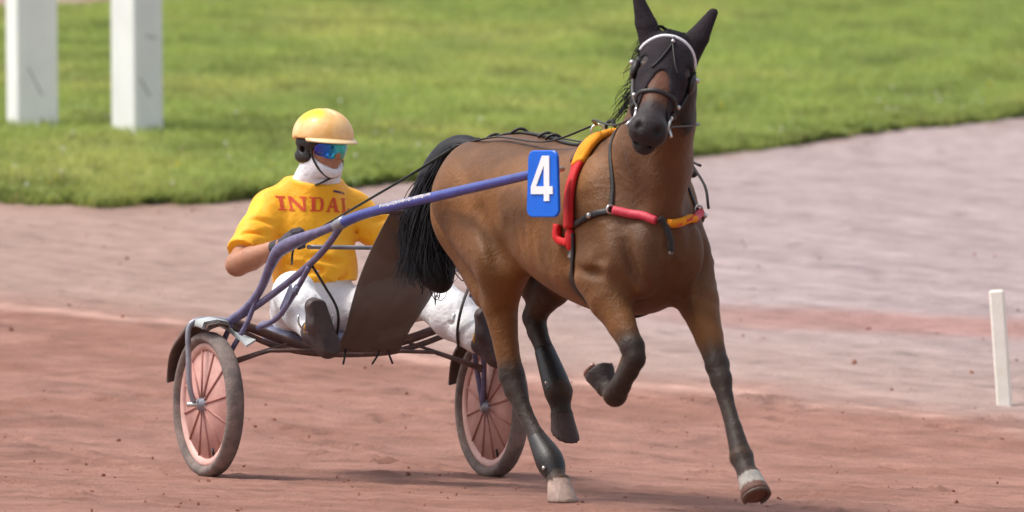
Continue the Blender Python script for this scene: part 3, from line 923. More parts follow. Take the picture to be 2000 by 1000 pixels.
LEGS = {
 'hind_near': dict(
    mass=[((1.55, -.155, 1.22, .190), (1.93, -.195, 1.00, .145)), ((1.42, -.135, 1.17, .135), (1.74, -.150, .86, .095))],
    ch=[(1.94, -.180, .97, .125), (1.845, -.155, .80, .086), (1.875, -.140, .62, .058), (1.905, -.130, .50, .058), (1.930, -.127, .445, .052), (2.00, -.115, .345, .036), (2.10, -.108, .245, .038), (2.205, -.100, .150, .053), (2.265, -.100, .085, .040), (2.295, -.100, .055, .046)],
    hock=((1.885, -.130, .545, .026), (1.868, -.130, .505, .030)),
    hoof=((2.290, -.100, .062), (.42, 0, -.90), .135, .048, .074)),
 'hind_far': dict(
    mass=[((1.55, .150, 1.22, .185), (1.84, .165, 1.00, .135)), ((1.42, .135, 1.17, .13), (1.60, .140, .88, .095))],
    ch=[(1.86, .165, .98, .125), (1.74, .150, .87, .085), (1.63, .135, .78, .056), (1.595, .130, .735, .054), (1.625, .128, .68, .048), (1.70, .125, .60, .042), (1.785, .122, .50, .048), (1.845, .120, .425, .060), (1.868, .120, .350, .041), (1.878, .120, .318, .046)],
    hock=((1.575, .130, .78, .026), (1.560, .130, .745, .030)),
    hoof=((1.878, .120, .320), (.30, 0, -1), .080, .048, .060, (-.45, 0, -.9))),
 'fore_near': dict(
    mass=[((2.78, -.150, 1.22, .13), (2.90, -.175, .99, .125))],
    ch=[(2.87, -.195, .930, .126), (2.93, -.190, .84, .098), (3.02, -.180, .735, .066), (3.105, -.172, .640, .052), (3.125, -.170, .595, .048), (3.075, -.170, .545, .042), (3.00, -.170, .485, .043), (2.945, -.170, .445, .050), (2.890, -.170, .458, .033), (2.866, -.170, .478, .042)],
    hock=None,
    hoof=((2.866, -.170, .476), (-.62, -.10, .74), .078, .045, .066)),
 'fore_far': dict(
    mass=[((2.78, .150, 1.22, .13), (2.90, .175, .99, .125))],
    ch=[(2.90, .195, .92, .124), (3.00, .184, .82, .094), (3.115, .172, .68, .064), (3.205, .163, .565, .051), (3.245, .160, .505, .049), (3.285, .157, .435, .036), (3.375, .150, .310, .035), (3.455, .142, .200, .047), (3.515, .136, .140, .040), (3.545, .133, .115, .046)],
    hock=None,
    hoof=((3.540, .134, .122), (.62, 0, -.78), .090, .047, .063)),
}
def build_horse():
    F = Field((1.12, -.50, -.06), (3.78, .42, 2.12), .0095)
    F.add(trunk_prim(), .03)
    # haunch, loin, shoulder and breast muscles
    for sg in (-1, 1):
        F.add(ell((1.50, .135 * sg, 1.24), (.21, .125, .235), rotY(rad(20))), .07)
        F.add(ell((2.83, .165 * sg, 1.17), (.105, .080, .26), rotY(rad(-18))), .05)
        F.add(ell((3.03, .092 * sg, 1.00), (.110, .088, .165)), .022)
        F.add(ell((2.95, .165 * sg, .99), (.10, .085, .14)), .04)
        F.add(ell((2.62, .20 * sg, 1.02), (.20, .065, .14)), .06)
    for name, L in LEGS.items():
        for a, b in L['mass']: F.add(cap(a[:3], b[:3], a[3], b[3], LAT, 1.25), .06)
        ch = L['ch']
        for i in range(len(ch) - 1):
            F.add(cap(ch[i][:3], ch[i + 1][:3], ch[i][3], ch[i + 1][3], LAT, 1.18 if i < 6 else 1.05), .05 if i == 0 else .014)
        if L['hock']:
            a, b = L['hock']; F.add(cap(a[:3], b[:3], a[3], b[3]), .03)
        F.add(hoof(*L['hoof']), .010)
        # joint knobs and the flexor tendon ridge behind the cannon
        kn, fe = np.array(ch[-7][:3] if 'hind' in name else ch[-7][:3]), np.array(ch[-3][:3])
        d = fe - kn; d /= np.linalg.norm(d); bk = np.array((-d[2], 0, d[0])); bk = bk if (bk[0] < 0 or name == 'fore_near') else -bk
        if name == 'fore_near': bk = np.array((-.6, 0, .8)) * -1 if False else np.array((-d[2], 0, d[0])) * (1 if -d[2] < 0 else -1)
        L0 = np.linalg.norm(fe - kn)
        F.add(cap(kn + d * L0 * .18 + bk * .022, fe - d * L0 * .06 + bk * .018, .017, .019), .012)
        F.add(ell(fe + bk * .026, (.024, .020, .024)), .02)
        for sg in (-1, 1):
            F.add(ell(kn + np.array((0, .030 * sg, 0)), (.026, .020, .030)), .02)
            F.add(ell(fe + np.array((0, .026 * sg, 0)), (.022, .018, .022)), .02)
    # neck
    nk = [(2.74, 0, 1.20, .265), (2.97, -.008, 1.40, .212), (3.085, -.025, 1.57, .172), (3.16, -.045, 1.70, .150), (3.21, -.058, 1.79, .125)]
    for i in range(4):
        F.add(cap(nk[i][:3], nk[i + 1][:3], nk[i][3], nk[i + 1][3], LAT, 1.50 - .06 * i), .07 if i == 0 else .03)
    F.add(cap((2.74, 0, 1.46), (3.13, -.04, 1.80), .050, .045), .06)      # crest
    F.add(cap((3.06, -.01, 1.10), (3.24, -.07, 1.66), .075, .060), .06)    # windpipe line
    for p, k in head_prims(): F.add(p, k)
    for p, k in ear_prims(-.006): F.add(p, k)
    # nostrils, groove of the breast, flank hollow, mouth
    for sg in (-1, 1): F.cut(ell(hp(.565, .028, .042 * sg), (.026, .020, .016), HR), .008)
    F.cut(cap(hp(.50, -.056, .085), hp(.600, -.050, .0), .008, .008), .008)
    F.cut(cap(hp(.50, -.056, -.085), hp(.600, -.050, .0), .008, .008), .008)
    F.cut(cap((3.145, 0, .95), (3.10, 0, .80), .018, .026), .03)
    F.cut(cap((3.155, 0, 1.12), (3.145, 0, .95), .008, .016), .03)
    for sg in (-1, 1):
        F.cut(cap((1.97, .300 * sg, 1.28), (2.10, .300 * sg, 1.02), .030, .034), .06)       # flank hollow
        F.cut(cap((1.88, .292 * sg, 1.20), (2.09, .255 * sg, .94), .018, .036), .05)        # fold before the thigh
        F.cut(cap((1.40, .275 * sg, 1.24), (1.60, .262 * sg, .98), .008, .014), .05)        # hamstring line
        F.cut(cap((2.66, .285 * sg, 1.30), (2.70, .280 * sg, .98), .014, .026), .05)         # behind the shoulder
        F.cut(cap((2.90, .285 * sg, 1.28), (2.985, .262 * sg, 1.00), .014, .020), .05)       # shoulder blade edge
        F.cut(cap((2.80, .300 * sg, .96), (2.98, .262 * sg, .93), .008, .012), .045)         # top of the forearm
        F.cut(cap((3.06, .185 * sg, 1.06), (3.10, .120 * sg, .86), .014, .024), .035)        # breast to forearm
        F.cut(cap((2.86, .175 * sg, 1.60), (3.06, .150 * sg, 1.22), .016, .024), .05)        # jugular groove
        for k in range(6):                                                                   # faint ribs
            f = 2.16 + .075 * k
            F.cut(cap((f, .296 * sg, 1.24), (f + .05, .284 * sg, .98), .002, .004), .022)
    F.clip(lambda x, y, z: -(z + .020))
    V, Q = F.mesh(4)
    # coat colours of the animal: bay body, dark dorsal, black points, dark muzzle, pale hooves; some shade painted in as well
    x, y, z = V.T
    bay = np.array((.152, .062, .0155)); rich = np.array((.212, .090, .024)); dark = np.array((.090, .044, .022)); blk = np.array((.025, .0155, .0115))
    n1 = fbm(x * 5 + 7, z * 5 + y * 4, 210)
    col = np.tile(bay, (len(V), 1))
    col += (rich - bay) * sstep(.4, .65, n1)[:, None]
    def mixc(col, c, w): return col + (np.array(c) - col) * np.clip(w, 0, 1)[:, None]
    col = mixc(col, dark, sstep(1.30, 1.52, z) * (x < 2.75) * .75)
    col = mixc(col, (.098, .046, .022), sstep(2.80, 3.05, x) * sstep(.75, .95, z) * .75)  # shaded chest and front, painted darker into the coat
    col = mixc(col, (.085, .042, .023), sstep(1.4, 1.75, z) * sstep(2.7, 3.0, x) * .75)
    # legs: black from above the knee / hock down
    def segd(a, b):
        a, b = np.array(a), np.array(b); ab = b - a
        t = np.clip(((V - a) @ ab) / (ab @ ab), 0, 1)
        return np.linalg.norm(V - (a + t[:, None] * ab), axis=1)
    for name, L in LEGS.items():
        ch = np.array(L['ch'])
        k0 = 2 if 'hind' in name else 2
        d = np.min([segd(ch[i][:3], ch[i + 1][:3]) - .5 * (ch[i][3] + ch[i + 1][3]) for i in range(k0 + 1, len(ch) - 1)], axis=0)
        w = 1 - sstep(.0, .03, d)
        # fade in from the forearm / gaskin
        a, b = ch[k0][:3], ch[k0 + 1][:3]
        t = ((V - a) @ (b - a)) / ((b - a) @ (b - a))
        d2 = segd(a, b) - ch[k0][3]
        w2 = sstep(.1, 1.0, t + .5 * (n1 - .5)) * (1 - sstep(.0, .03, d2))
        w = np.maximum(w, w2)
        if name == 'hind_far': w = np.maximum(w, (1 - sstep(.01, .05, segd(ch[1][:3], ch[2][:3]) - .07)) * .8)
        col = mixc(col, blk * (.9 + .35 * 1), w)
        # hoof colours of each leg, mottled with dust
        hc, hd, hh, r0, r1 = L['hoof'][:5]; hc, hd = np.array(hc), np.array(hd) / np.linalg.norm(hd)
        th = (V - hc) @ hd
        rr = np.linalg.norm((V - hc) - th[:, None] * hd, axis=1)
        inh = (th > -.004 + .012 * (fbm(V[:, 0] * 60, V[:, 1] * 60, 77) - .5)) & (th < .16) & (rr < .095)
        hcol = {'hind_near': (.40, .30, .26), 'hind_far': (.075, .045, .042), 'fore_near': (.035, .026, .026), 'fore_far': (.40, .385, .36)}[name]
        col[inh] = np.array(hcol) * (.55 + .8 * fbm(V[inh, 0] * 28, V[inh, 2] * 28 + V[inh, 1] * 20, 78))[:, None]
        if name == 'fore_far':
            col[inh & (th > .052)] = (.13, .062, .046)
    # head
    ha = (V - HO) @ HA; hn = (V - HO) @ HN; ht = (V - HO) @ HT
    inhd = (ha > .02) & (ha < .7) & (np.abs(ht) < .2) & (hn > -.25) & (z > 1.25) & (x > 3.1)
    col = mixc(col, (.020, .014, .013), inhd * (1 - sstep(.20, .25, ha)) * (np.abs(ht) > .05))  # painted black so the hood's eye openings read as dark hollows
    wm = sstep(.37, .44, ha + .2 * (n1 - .5)) * inhd
    col = mixc(col, (.026, .019, .021), wm)
    col = mixc(col, (.110, .042, .022), sstep(.18, .2, ha) * (1 - sstep(.36, .42, ha)) * inhd * (hn > -.02))
    for sg in (-1, 1):
        dn = np.linalg.norm(V - hp(.565, .026, .040 * sg), axis=1); col = mixc(col, (.008, .006, .006), (1 - sstep(.016, .026, dn)))
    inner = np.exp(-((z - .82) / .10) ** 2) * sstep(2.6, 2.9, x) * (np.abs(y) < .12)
    col = mixc(col, (.075, .030, .016), inner * .6)  # shade under the chest between the forelegs, put into the colour
    return V, Q, col
HV, HQ, HCOL = build_horse()
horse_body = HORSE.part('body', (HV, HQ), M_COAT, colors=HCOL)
BVH = BVHTree.FromPolygons([tuple(p) for p in HV], [tuple(int(i) for i in q) for q in HQ])

def strand_mesh(curves, r):
    """thin tapering three-sided strands; curves: list of (n,3) arrays"""
    V, Fs, n = [], [], 0
    for P in curves:
        m = len(P)
        T, A, B = frames(P)
        for i in range(m):
            rr = r * (1 - .8 * (i / (m - 1)) ** 2)
            for k in range(3):
                a = 2.094 * k
                V.append(P[i] + rr * (math.cos(a) * A[i] + math.sin(a) * B[i]))
        for i in range(m - 1):
            for k in range(3):
                Fs.append((n + i * 3 + k, n + i * 3 + (k + 1) % 3, n + (i + 1) * 3 + (k + 1) % 3, n + (i + 1) * 3 + k))
        n += 3 * m
    return np.array(V), np.array(Fs)

def build_tail():
    rnd = np.random.default_rng(5)
    core = [(1.32, .0, 1.435, .050), (1.22, -.01, 1.455, .060), (1.13, -.03, 1.425, .085), (1.08, -.06, 1.33, .108), (1.06, -.09, 1.18, .122), (1.075, -.10, 1.04, .130), (1.10, -.10, .94, .130), (1.14, -.095, .885, .08)]
    F = Field((.80, -.40, .72), (1.42, .18, 1.56), .011)
    cc = spline(core, 16)
    for i in range(len(cc) - 1): F.add(cap(cc[i][:3], cc[i + 1][:3], cc[i][3] * (.86 if i < 11 else .62), cc[i + 1][3] * (.86 if i < 10 else .62)), .03)
    core_m = F.mesh(2)
    curves = []
    C0 = spline(core, 60)
    for i in range(1900):
        a = rnd.random() * 6.283; rr = rnd.uniform(.86, 1.12) if rnd.random() < .75 else math.sqrt(rnd.random())
        end = rnd.uniform(.62, 1.0); st = rnd.uniform(0, .22)
        n = 12
        out = []
        ph = rnd.random() * 6.28; wv = rnd.random(); fl = rnd.normal(0, .016); fly = rnd.normal(0, .016)
        for j in range(n):
            t = st + (end - st) * j / (n - 1)
            p = C0[min(int(t * 59), 59)]
            R = p[3] * (.98 if t > .05 else .92)
            if t > .85: R = C0[50][3] * 1.05 * rr
            off = np.array((math.cos(a) * .95, math.sin(a) * .92, .30 * math.sin(a + .5) + (.5 * math.cos(a) if t < .3 else 0))) * R * rr
            w = max(0, t - .45)
            out.append(p[:3] + off + np.array((fl * w * 3, fly * w * 2.2, 0)) + (.006 + .016 * t) * np.array((math.sin((7 + 4 * wv) * t + ph), math.cos(8 * t + ph), 0)))
        curves.append(np.array(out))
    # loose ends sweeping right at the bottom of the tail
    for i in range(30):
        s0 = np.array((1.06 + rnd.normal(0, .03), -.10 + rnd.normal(0, .04), .98 + rnd.normal(0, .06)))
        e = s0 + np.array((.10 + rnd.normal(0, .06), rnd.normal(0, .04), -.09 + rnd.normal(0, .03)))
        curves.append(spline([s0, (s0 + e) / 2 + (0, 0, -.05), e, e + (.05, 0, .03 + rnd.normal(0, .02))], 9))
    for i in range(110):                               # flyaway hairs torn back by the wind
        k = rnd.integers(18, 52); p = C0[k]; a = rnd.uniform(2.2, 4.6)
        s0 = p[:3] + np.array((math.cos(a), math.sin(a) * .8, 0)) * p[3] * .9
        e = s0 + np.array((-.05 - rnd.random() * .06, rnd.normal(-.02, .03), -.05 - rnd.random() * .10))
        curves.append(spline([s0, s0 * .5 + e * .5 + (-.015, 0, .02), e], 8))
    return core_m, strand_mesh(curves, .0032)
tm, ts_ = build_tail()
tail = HORSE.part('tail', tm, M_HAIR)
HORSE.part('tail_hair', ts_, M_HAIR, tail)

def build_mane():
    rnd = np.random.default_rng(11)
    cr = spline([(2.80, 0, 1.545), (2.93, -.015, 1.66), (3.06, -.035, 1.79), (3.15, -.05, 1.875), (3.22, -.06, 1.93)], 60)
    curves = []
    for i in range(110):
        p = cr[rnd.integers(0, 60)] + rnd.normal(0, .006, 3)
        hit = BVH.find_nearest(Vector(p))
        p0 = np.array(hit[0])
        L = rnd.uniform(.02, .08)
        sdv = np.array((-.35 + rnd.normal(0, .25), -.9, 0)) 
        q = [p0, p0 + sdv * .05 + (0, 0, .025), p0 + sdv * .09 + (0, 0, -.02), p0 + sdv * (.10 + rnd.normal(0, .015)) + (0, 0, -L)]
        curves.append(spline(q, 8))
    return strand_mesh(curves, .0026)
HORSE.part('mane', build_mane(), M_HAIR)
def build_forelock():
    rnd = np.random.default_rng(12); curves = []
    for i in range(60):
        p = hp(-.02, .02, rnd.normal(0, .02)); e = hp(.05 + rnd.random() * .05, .075, rnd.normal(.0, .03))
        curves.append(spline([p, hp(-.03, .06, rnd.normal(0, .02)), e], 6))
    return strand_mesh(curves, .002)
HORSE.part('forelock', build_forelock(), M_HAIR)

# eyes
for sg in (-1, 1):
    HORSE.part('eye', ball(hp(.178, .018, .086 * sg), .017, 12, 8), M_LEATH)
# iron shoes
for name in ('fore_near', 'fore_far'):
    hc, hd, hh, r0, r1 = LEGS[name]['hoof'][:5]; hc, hd = np.array(hc, float), np.array(hd, float); hd /= np.linalg.norm(hd)
    fw = np.cross(np.array((0, 1., 0)), hd); fw /= np.linalg.norm(fw)
    if fw[0] < 0 and 'near' not in name: fw = -fw
    if name == 'fore_near': fw = np.array((0, 1., 0)); fw = np.cross(hd, fw); fw = fw if fw[2] < 0 else -fw
    c = hc + hd * (hh + .004)
    pts = [c + (r1 - .010) * (math.cos(a) * fw + math.sin(a) * np.array((0, 1., 0))) for a in np.linspace(rad(-140), rad(140), 17)]
    HORSE.part('horseshoe', tube(pts, .009, 24, 6), M_SHOE if name == 'fore_near' else M_FEND)

# ------------------------------------------------------------------ tack helpers
def on_body(p, off=0.0):
    h = BVH.find_nearest(Vector(p))
    return np.array(h[0]) + np.array(h[1]) * off, np.array(h[1])
def strap(pts, width, thick, n=40, off=None, up=None):
    """flat band laid on the horse's coat along pts"""
    P = spline(pts, n)
    off = thick * .6 if off is None else off
    S, Nn = [], []
    for p in P:
        s, nn = on_body(p[:3], off); S.append(s); Nn.append(nn)
    S, Nn = np.array(S), np.array(Nn)
    for it in range(3):
        S[1:-1] = .25 * S[:-2] + .5 * S[1:-1] + .25 * S[2:]; Nn[1:-1] = .25 * Nn[:-2] + .5 * Nn[1:-1] + .25 * Nn[2:]
    T = np.gradient(S, axis=0); T /= np.linalg.norm(T, axis=1)[:, None]
    B = np.cross(T, Nn); B /= np.linalg.norm(B, axis=1)[:, None]
    Nn = np.cross(B, T)
    V, Fs = [], []
    w = P[:, 3] if P.shape[1] > 3 else np.full(n, width)
    prof = [(-.5, -.2), (-.5, .25), (-.36, .5), (.36, .5), (.5, .25), (.5, -.2), (.3, -.5), (-.3, -.5)]
    for i in range(n):
        for u, v in prof: V.append(S[i] + B[i] * u * w[i] + Nn[i] * v * thick)
    for i in range(n - 1):
        for k in range(8): Fs.append((i * 8 + k, i * 8 + (k + 1) % 8, (i + 1) * 8 + (k + 1) % 8, (i + 1) * 8 + k))
    Fs += [tuple(range(7, -1, -1)), tuple((n - 1) * 8 + k for k in range(8))]
    return np.array(V), Fs

# ------------------------------------------------------------------ harness
HARN = Thing('racing_harness', 2.65, 0, 1.0, 'black racing harness with red and orange saddle pad and red breast strap', 'harness')
for sg in (-1, 1):
    g = lambda f, l, z: (f, l * sg, z)
    HARN.part('saddle_pad', strap([g(2.66, .20, 1.40), g(2.72, .28, 1.30), g(2.74, .30, 1.20), g(2.745, .31, 1.12)], .078, .030, 26), M_RED)
    HARN.part('pad_knob', ball(on_body(g(2.738, .31, 1.075), .012)[0], (.032, .018, .050), 12, 8), M_RED)
    HARN.part('back_pad', ball(on_body(g(2.648, .31, 1.105), .010)[0], (.020, .014, .036), 12, 8), M_RED)
    HARN.part('pad_link', strap([g(2.65, .31, 1.14), g(2.655, .31, 1.08), g(2.73, .31, 1.055)], .030, .028, 12), M_RED)
    HARN.part('girth', strap([g(2.74, .32, 1.10), g(2.73, .30, .95), g(2.71, .22, .82), g(2.70, .10, .76), g(2.70, .0, .75)], .075, .014, 30), M_LEATH)
    HARN.part('girth_buckle', box(on_body(g(2.735, .31, 1.015), .014)[0], (.03, .012, .04), None, .003), M_STEEL)
    HARN.part('breast_trace', strap([g(2.74, .31, 1.125), g(2.83, .30, 1.145), g(2.93, .27, 1.185), g(2.985, .22, 1.20)], .026, .012, 24), M_LEATH)
    HARN.part('trace_buckle', ball(on_body(g(2.90, .27, 1.172), .014)[0], .013, 8, 6), M_STEEL)
    HARN.part('trace_ring', tube([on_body(g(2.985, .215, 1.205), .012)[0] + .017 * np.array((0, math.cos(a), math.sin(a))) for a in np.linspace(0, 6.283, 13)], .005, 20, 6), M_STEEL)
    HARN.part('neck_strap', strap([g(2.985, .215, 1.21), g(2.95, .20, 1.30), g(2.86, .16, 1.43), g(2.76, .08, 1.53), g(2.74, .0, 1.54)], .018, .007, 26), M_LEATH)
HARN.part('saddle_fleece', strap([(2.675, -.215, 1.385, .075), (2.645, -.15, 1.45, .09), (2.61, -.06, 1.50, .098), (2.60, 0, 1.51, .10), (2.61, .06, 1.50, .098), (2.645, .15, 1.45, .09), (2.675, .215, 1.385, .075)], .07, .034, 40), M_YEL)
HARN.part('saddle_tree', strap([(2.635, -.20, 1.39), (2.60, -.13, 1.46), (2.555, 0, 1.51), (2.60, .13, 1.46), (2.635, .20, 1.39)], .04, .030, 30), M_LEATH)
# breast strap: pinkish red half, orange half, red tip, black hanging strap
bs = [(2.985, -.215, 1.200), (3.06, -.14, 1.180), (3.11, -.04, 1.155), (3.115, .02, 1.150)]
def pad_strap(pts, r, n=26):
    P = np.array([on_body(p, r * .75)[0] for p in spline(pts, n)])
    for it in range(14): P[1:-1] = .25 * P[:-2] + .5 * P[1:-1] + .25 * P[2:]
    return tube(P, r, n, 12, smooth=False, flat=1.0)
HARN.part('breast_strap', pad_strap([(2.985, -.20, 1.197), (3.05, -.145, 1.180), (3.10, -.07, 1.160), (3.105, -.050, 1.156)], .018), M_PRED, label='pinkish red padded half of the breast strap')
HARN.part('breast_strap', pad_strap([(3.105, -.026, 1.152), (3.105, .05, 1.149), (3.07, .130, 1.160)], .018), M_YEL, label='orange padded half of the breast strap')
HARN.part('breast_strap', pad_strap([(3.07, .132, 1.160), (3.03, .18, 1.172), (2.985, .225, 1.192)], .0175), M_PRED)
# raised stitching that stands for the worn lettering on the orange half
lt = spline([(3.105, -.010, 1.151), (3.105, .05, 1.149), (3.075, .118, 1.158)], 19)
ms = [box(on_body(p, .0305)[0], (.003, .0026 if i % 3 else .0045, .012 if i % 2 else .007), None) for i, p in enumerate(lt)]
sl_ = HARN.part('strap_lettering', join(*ms), M_PRED, smooth=False)
sl_['kind'] = 'stuff'
HARN.part('hanging_strap', strap([(3.11, -.038, 1.185), (3.12, -.038, 1.12), (3.13, -.036, 1.06), (3.13, -.034, 1.03)], .026, .012, 20, off=.030), M_LEATH)
HARN.part('hanging_buckle', box(on_body((3.13, -.034, 1.030), .028)[0], (.012, .022, .026), None, .003), M_STEEL)
# crupper strap on the spine, with loops
HARN.part('crupper_strap', strap([(2.55, 0, 1.53), (2.2, 0, 1.50), (1.9, 0, 1.53), (1.6, 0, 1.55), (1.34, 0, 1.49)], .024, .012, 60), M_LEATH)
for f in (2.35, 2.05, 1.98, 1.72, 1.47):
    p = on_body((f, 0, 1.55), .010)[0]
    HARN.part('crupper_loop', tube([p + (-.02, -.03, -.004), p + (0, -.012, .012), p + (.01, .012, .012), p + (.02, .03, -.004)], .007, 10, 6), M_LEATH)
for sg in (-1, 1):
    p = on_body((2.585, .07 * sg, 1.53), .04)[0]
    HARN.part('terret', tube([p + .026 * np.array((math.sin(a) * .3, math.sin(a), math.cos(a))) for a in np.linspace(0, 6.283, 15)], .005, 24, 6), M_STEEL)
p = on_body((2.55, 0, 1.53), .03)[0]
HARN.part('saddle_hook', tube([p + (-.03, 0, -.02), p + (-.02, 0, .03), p + (.03, 0, .045), p + (.06, 0, .02)], .008, 14, 8), M_LEATH)
# shaft carriers: steel couplings between pad and shaft end
for sg in (-1, 1):
    df = 0 if sg < 0 else -.15
    HARN.part('shaft_coupling', join(ball((2.735 + df, .335 * sg, 1.355), (.025, .022, .022), 10, 6), ball((2.725 + df, .33 * sg, 1.315), (.020, .018, .020), 10, 6), tube([(2.74 + df, .30 * sg, 1.36), (2.74 + df, .37 * sg, 1.36)], .010, 3, 8)), M_STEEL)
# side keeper on the far shoulder
HARN.part('check_strap', tube([(2.99, .235, 1.20), (2.93, .25, 1.29), (2.84, .235, 1.385), (2.90, .245, 1.375)], .006, 20, 6), M_LEATH)

# brushing boots strapped round the cannons and fetlocks
for name, i0, i1 in (('hind_near', 6, 8), ('hind_far', 5, 7)):
    ch = [tuple(c) for c in LEGS[name]['ch'][i0:i1 + 1]]
    ch = [(c[0], c[1], c[2], c[3] + (.007 if 0 < i < len(ch) - 1 else .001)) for i, c in enumerate(ch)]
    bo = HARN.part('leg_boot', tube(ch, 0, 22, 16), M_LEATH)
    P = spline(ch, 22)
    HARN.part('boot_clip', ball(P[16][:3] + np.array((.4, -.9, 0)) * (P[16][3] + .002), .009, 8, 6), M_STEEL, bo)

# number plate hung on the near shaft
PLATE = Thing('number_plate', 2.755, -.385, 1.20, 'blue race number plate with a white 4 on the horse\'s near side', 'number plate')
def plate_geo():
    yaw = rad(15)               # turned a little towards the front
    R = np.array(((math.cos(yaw), -math.sin(yaw), 0), (math.sin(yaw), math.cos(yaw), 0), (0, 0, 1.)))
    def rr(w, h, r, n=6):
        out = []
        for cx, cy, a0 in ((w - r, h - r, 0), (-w + r, h - r, 90), (-w + r, -h + r, 180), (w - r, -h + r, 270)):
            for i in range(n + 1):
                a = rad(a0 + 90 * i / n); out.append((cx + r * math.cos(a), cy + r * math.sin(a)))
        return out
    cen = np.array((2.780, -.412, 1.300))
    ol = rr(.094, .136, .032)
    ol = [(x * (1 - .06 * (y / .136 - .0)), y) for x, y in ol]
    n = len(ol)
    def ring(sc, yy): return [cen + R @ np.array((x * sc, yy, y * sc)) for x, y in ol]
    V = ring(.97, -.007) + ring(1, -.003) + ring(1, .004) + ring(.97, .008)
    Fs = [tuple(range(n - 1, -1, -1)), tuple(3 * n + i for i in range(n))]
    for k in range(3):
        for i in range(n): Fs.append((k * n + i, k * n + (i + 1) % n, (k + 1) * n + (i + 1) % n, (k + 1) * n + i))
    # the figure 4, drawn from the outside (x to the right as seen from the horse's near side)
    def slab(poly, y0=-.0115, y1=-.0065):
        m = len(poly)
        V2 = [cen + R @ np.array((x, y0, y)) for x, y in poly] + [cen + R @ np.array((x, y1, y)) for x, y in poly]
        F2 = [tuple(range(m)), tuple(range(2 * m - 1, m - 1, -1))] + [(i, m + i, m + (i + 1) % m, (i + 1) % m) for i in range(m)]
        return np.array(V2), F2
    four = join(slab([(.014, -.070), (.047, -.070), (.047, .114), (.014, .114)]),
                slab([(-.066, -.042), (.068, -.042), (.068, -.010), (-.066, -.010)], -.0117, -.0066),
                slab([(-.066, -.012), (-.036, -.012), (.036, .114), (.002, .114)], -.0113, -.0064))
    return (np.array(V), Fs), four
pg, four = plate_geo()
PLATE.part('plate', pg, M_BLUE, smooth=False)
PLATE.part('figure', four, M_WHITE, smooth=False, label='bold white figure 4')

# ------------------------------------------------------------------ bridle and hood
BRID = Thing('bridle_hood', 3.3, -.12, 1.6, 'black ear hood and bridle with white browband on the horse\'s head', 'bridle')
def build_hood():
    F = Field((3.0, -.40, 1.36), (3.62, .28, 2.12), .007)
    for p, k in head_prims(.0075): F.add(p, k)
    for p, k in ear_prims(.0035): F.add(p, k)
    F.add(cap(hp(.03, -.06, 0), hp(-.02, -.20, 0), .125, .122, HT, 1.15), .03)
    def keep(x, y, z):
        a = (x - HO[0]) * HA[0] + (y - HO[1]) * HA[1] + (z - HO[2]) * HA[2]
        n = (x - HO[0]) * HN[0] + (y - HO[1]) * HN[1] + (z - HO[2]) * HN[2]
        t = (x - HO[0]) * HT[0] + (y - HO[1]) * HT[1] + (z - HO[2]) * HT[2]
        edge = .46 + .0 * t
        nose = .245 + np.minimum(np.abs(t + .006) / .064, 1.2) ** 2.4 * .22       # the hood opens over the nose in a V
        lim = np.where(n > -.045, np.minimum(edge, nose), edge + .0)
        return np.maximum(a - lim, -n - .20) * .8
    F.clip(keep)
    # eye openings
    for sg in (-1, 1): F.cut(ell(hp(.178, .030, .096 * sg), (.026, .030, .022), HR), .008)
    return F.mesh(3)
HDV, HDQ = build_hood()
BRID.part('hood', (HDV, HDQ), M_HOOD)
BVH_HEAD = BVHTree.FromPolygons([tuple(p) for p in np.vstack([HV, HDV])], [tuple(int(i) for i in q) for q in HQ] + [tuple(int(i) + len(HV) for i in q) for q in HDQ])
def hb(a, n, t, off):
    """point on the outside of head or hood seen from direction (n, t)"""
    c = hp(a, -.05, 0); d = HN * n + HT * t; d = d / np.linalg.norm(d)
    h = BVH_HEAD.ray_cast(Vector(c + d * .4), Vector(-d))
    return np.array(h[0]) + d * off
def ring_band(a_fn, degs, r, off, n=40, flat=1.0):
    P = []
    for dg in np.linspace(degs[0], degs[1], n):
        th = rad(dg); P.append(hb(a_fn(dg), math.cos(th), math.sin(th), off))
    P = np.array(P)
    for it in range(3): P[1:-1] = .25 * P[:-2] + .5 * P[1:-1] + .25 * P[2:]
    return tube(P, r, n, 8, smooth=False, flat=flat)
BRID.part('browband', ring_band(lambda d: .040 + .040 * (abs(d) / 90) ** 2 + .00012 * d, (-74, 74), .0052, .004, flat=1.3), M_WHITE, label='white browband')
BRID.part('noseband', ring_band(lambda d: .345 + .02 * math.cos(rad(d)), (-110, 110), .0072, .003, flat=1.4), M_LEATH)
#BRID.part('lower_noseband', ring_band(lambda d: .425 + .012 * math.cos(rad(d)), (-100, 100), .007, .003), M_LEATH)
for sg in (-1, 1):
    ck = [hb(a, math.cos(rad(82)), sg * math.sin(rad(82)), .006) for a in np.linspace(.08, .44, 12)]
    BRID.part('cheek_strap', tube(ck, .009, 24, 8, flat=.5), M_LEATH)
    c = hb(.455, .3, sg, .008)
    ringp = [c + .030 * (math.cos(a) * HA + math.sin(a) * HN) for a in np.linspace(0, 6.283, 17)]
    BRID.part('bit_ring', tube(ringp, .006, 30, 6), M_STEEL)
    BRID.part('bit_arm', tube([c, c + HA * .055 + HT * sg * .022], .007, 3, 6), M_STEEL)
    for a in (.335, .405):
        BRID.part('buckle', ball(hb(a, .35, sg, .012), .0105, 8, 6), M_STEEL)
    # cupped eye shield
    c = hb(.178, .25, sg, .012)
    BRID.part('eye_shield', ball(c, (.046, .040, .018), 14, 8, HR), M_LEATH)
    BRID.part('shield_stud', ball(hb(.155, .30, sg, .030), .012, 8, 6), M_STEEL)
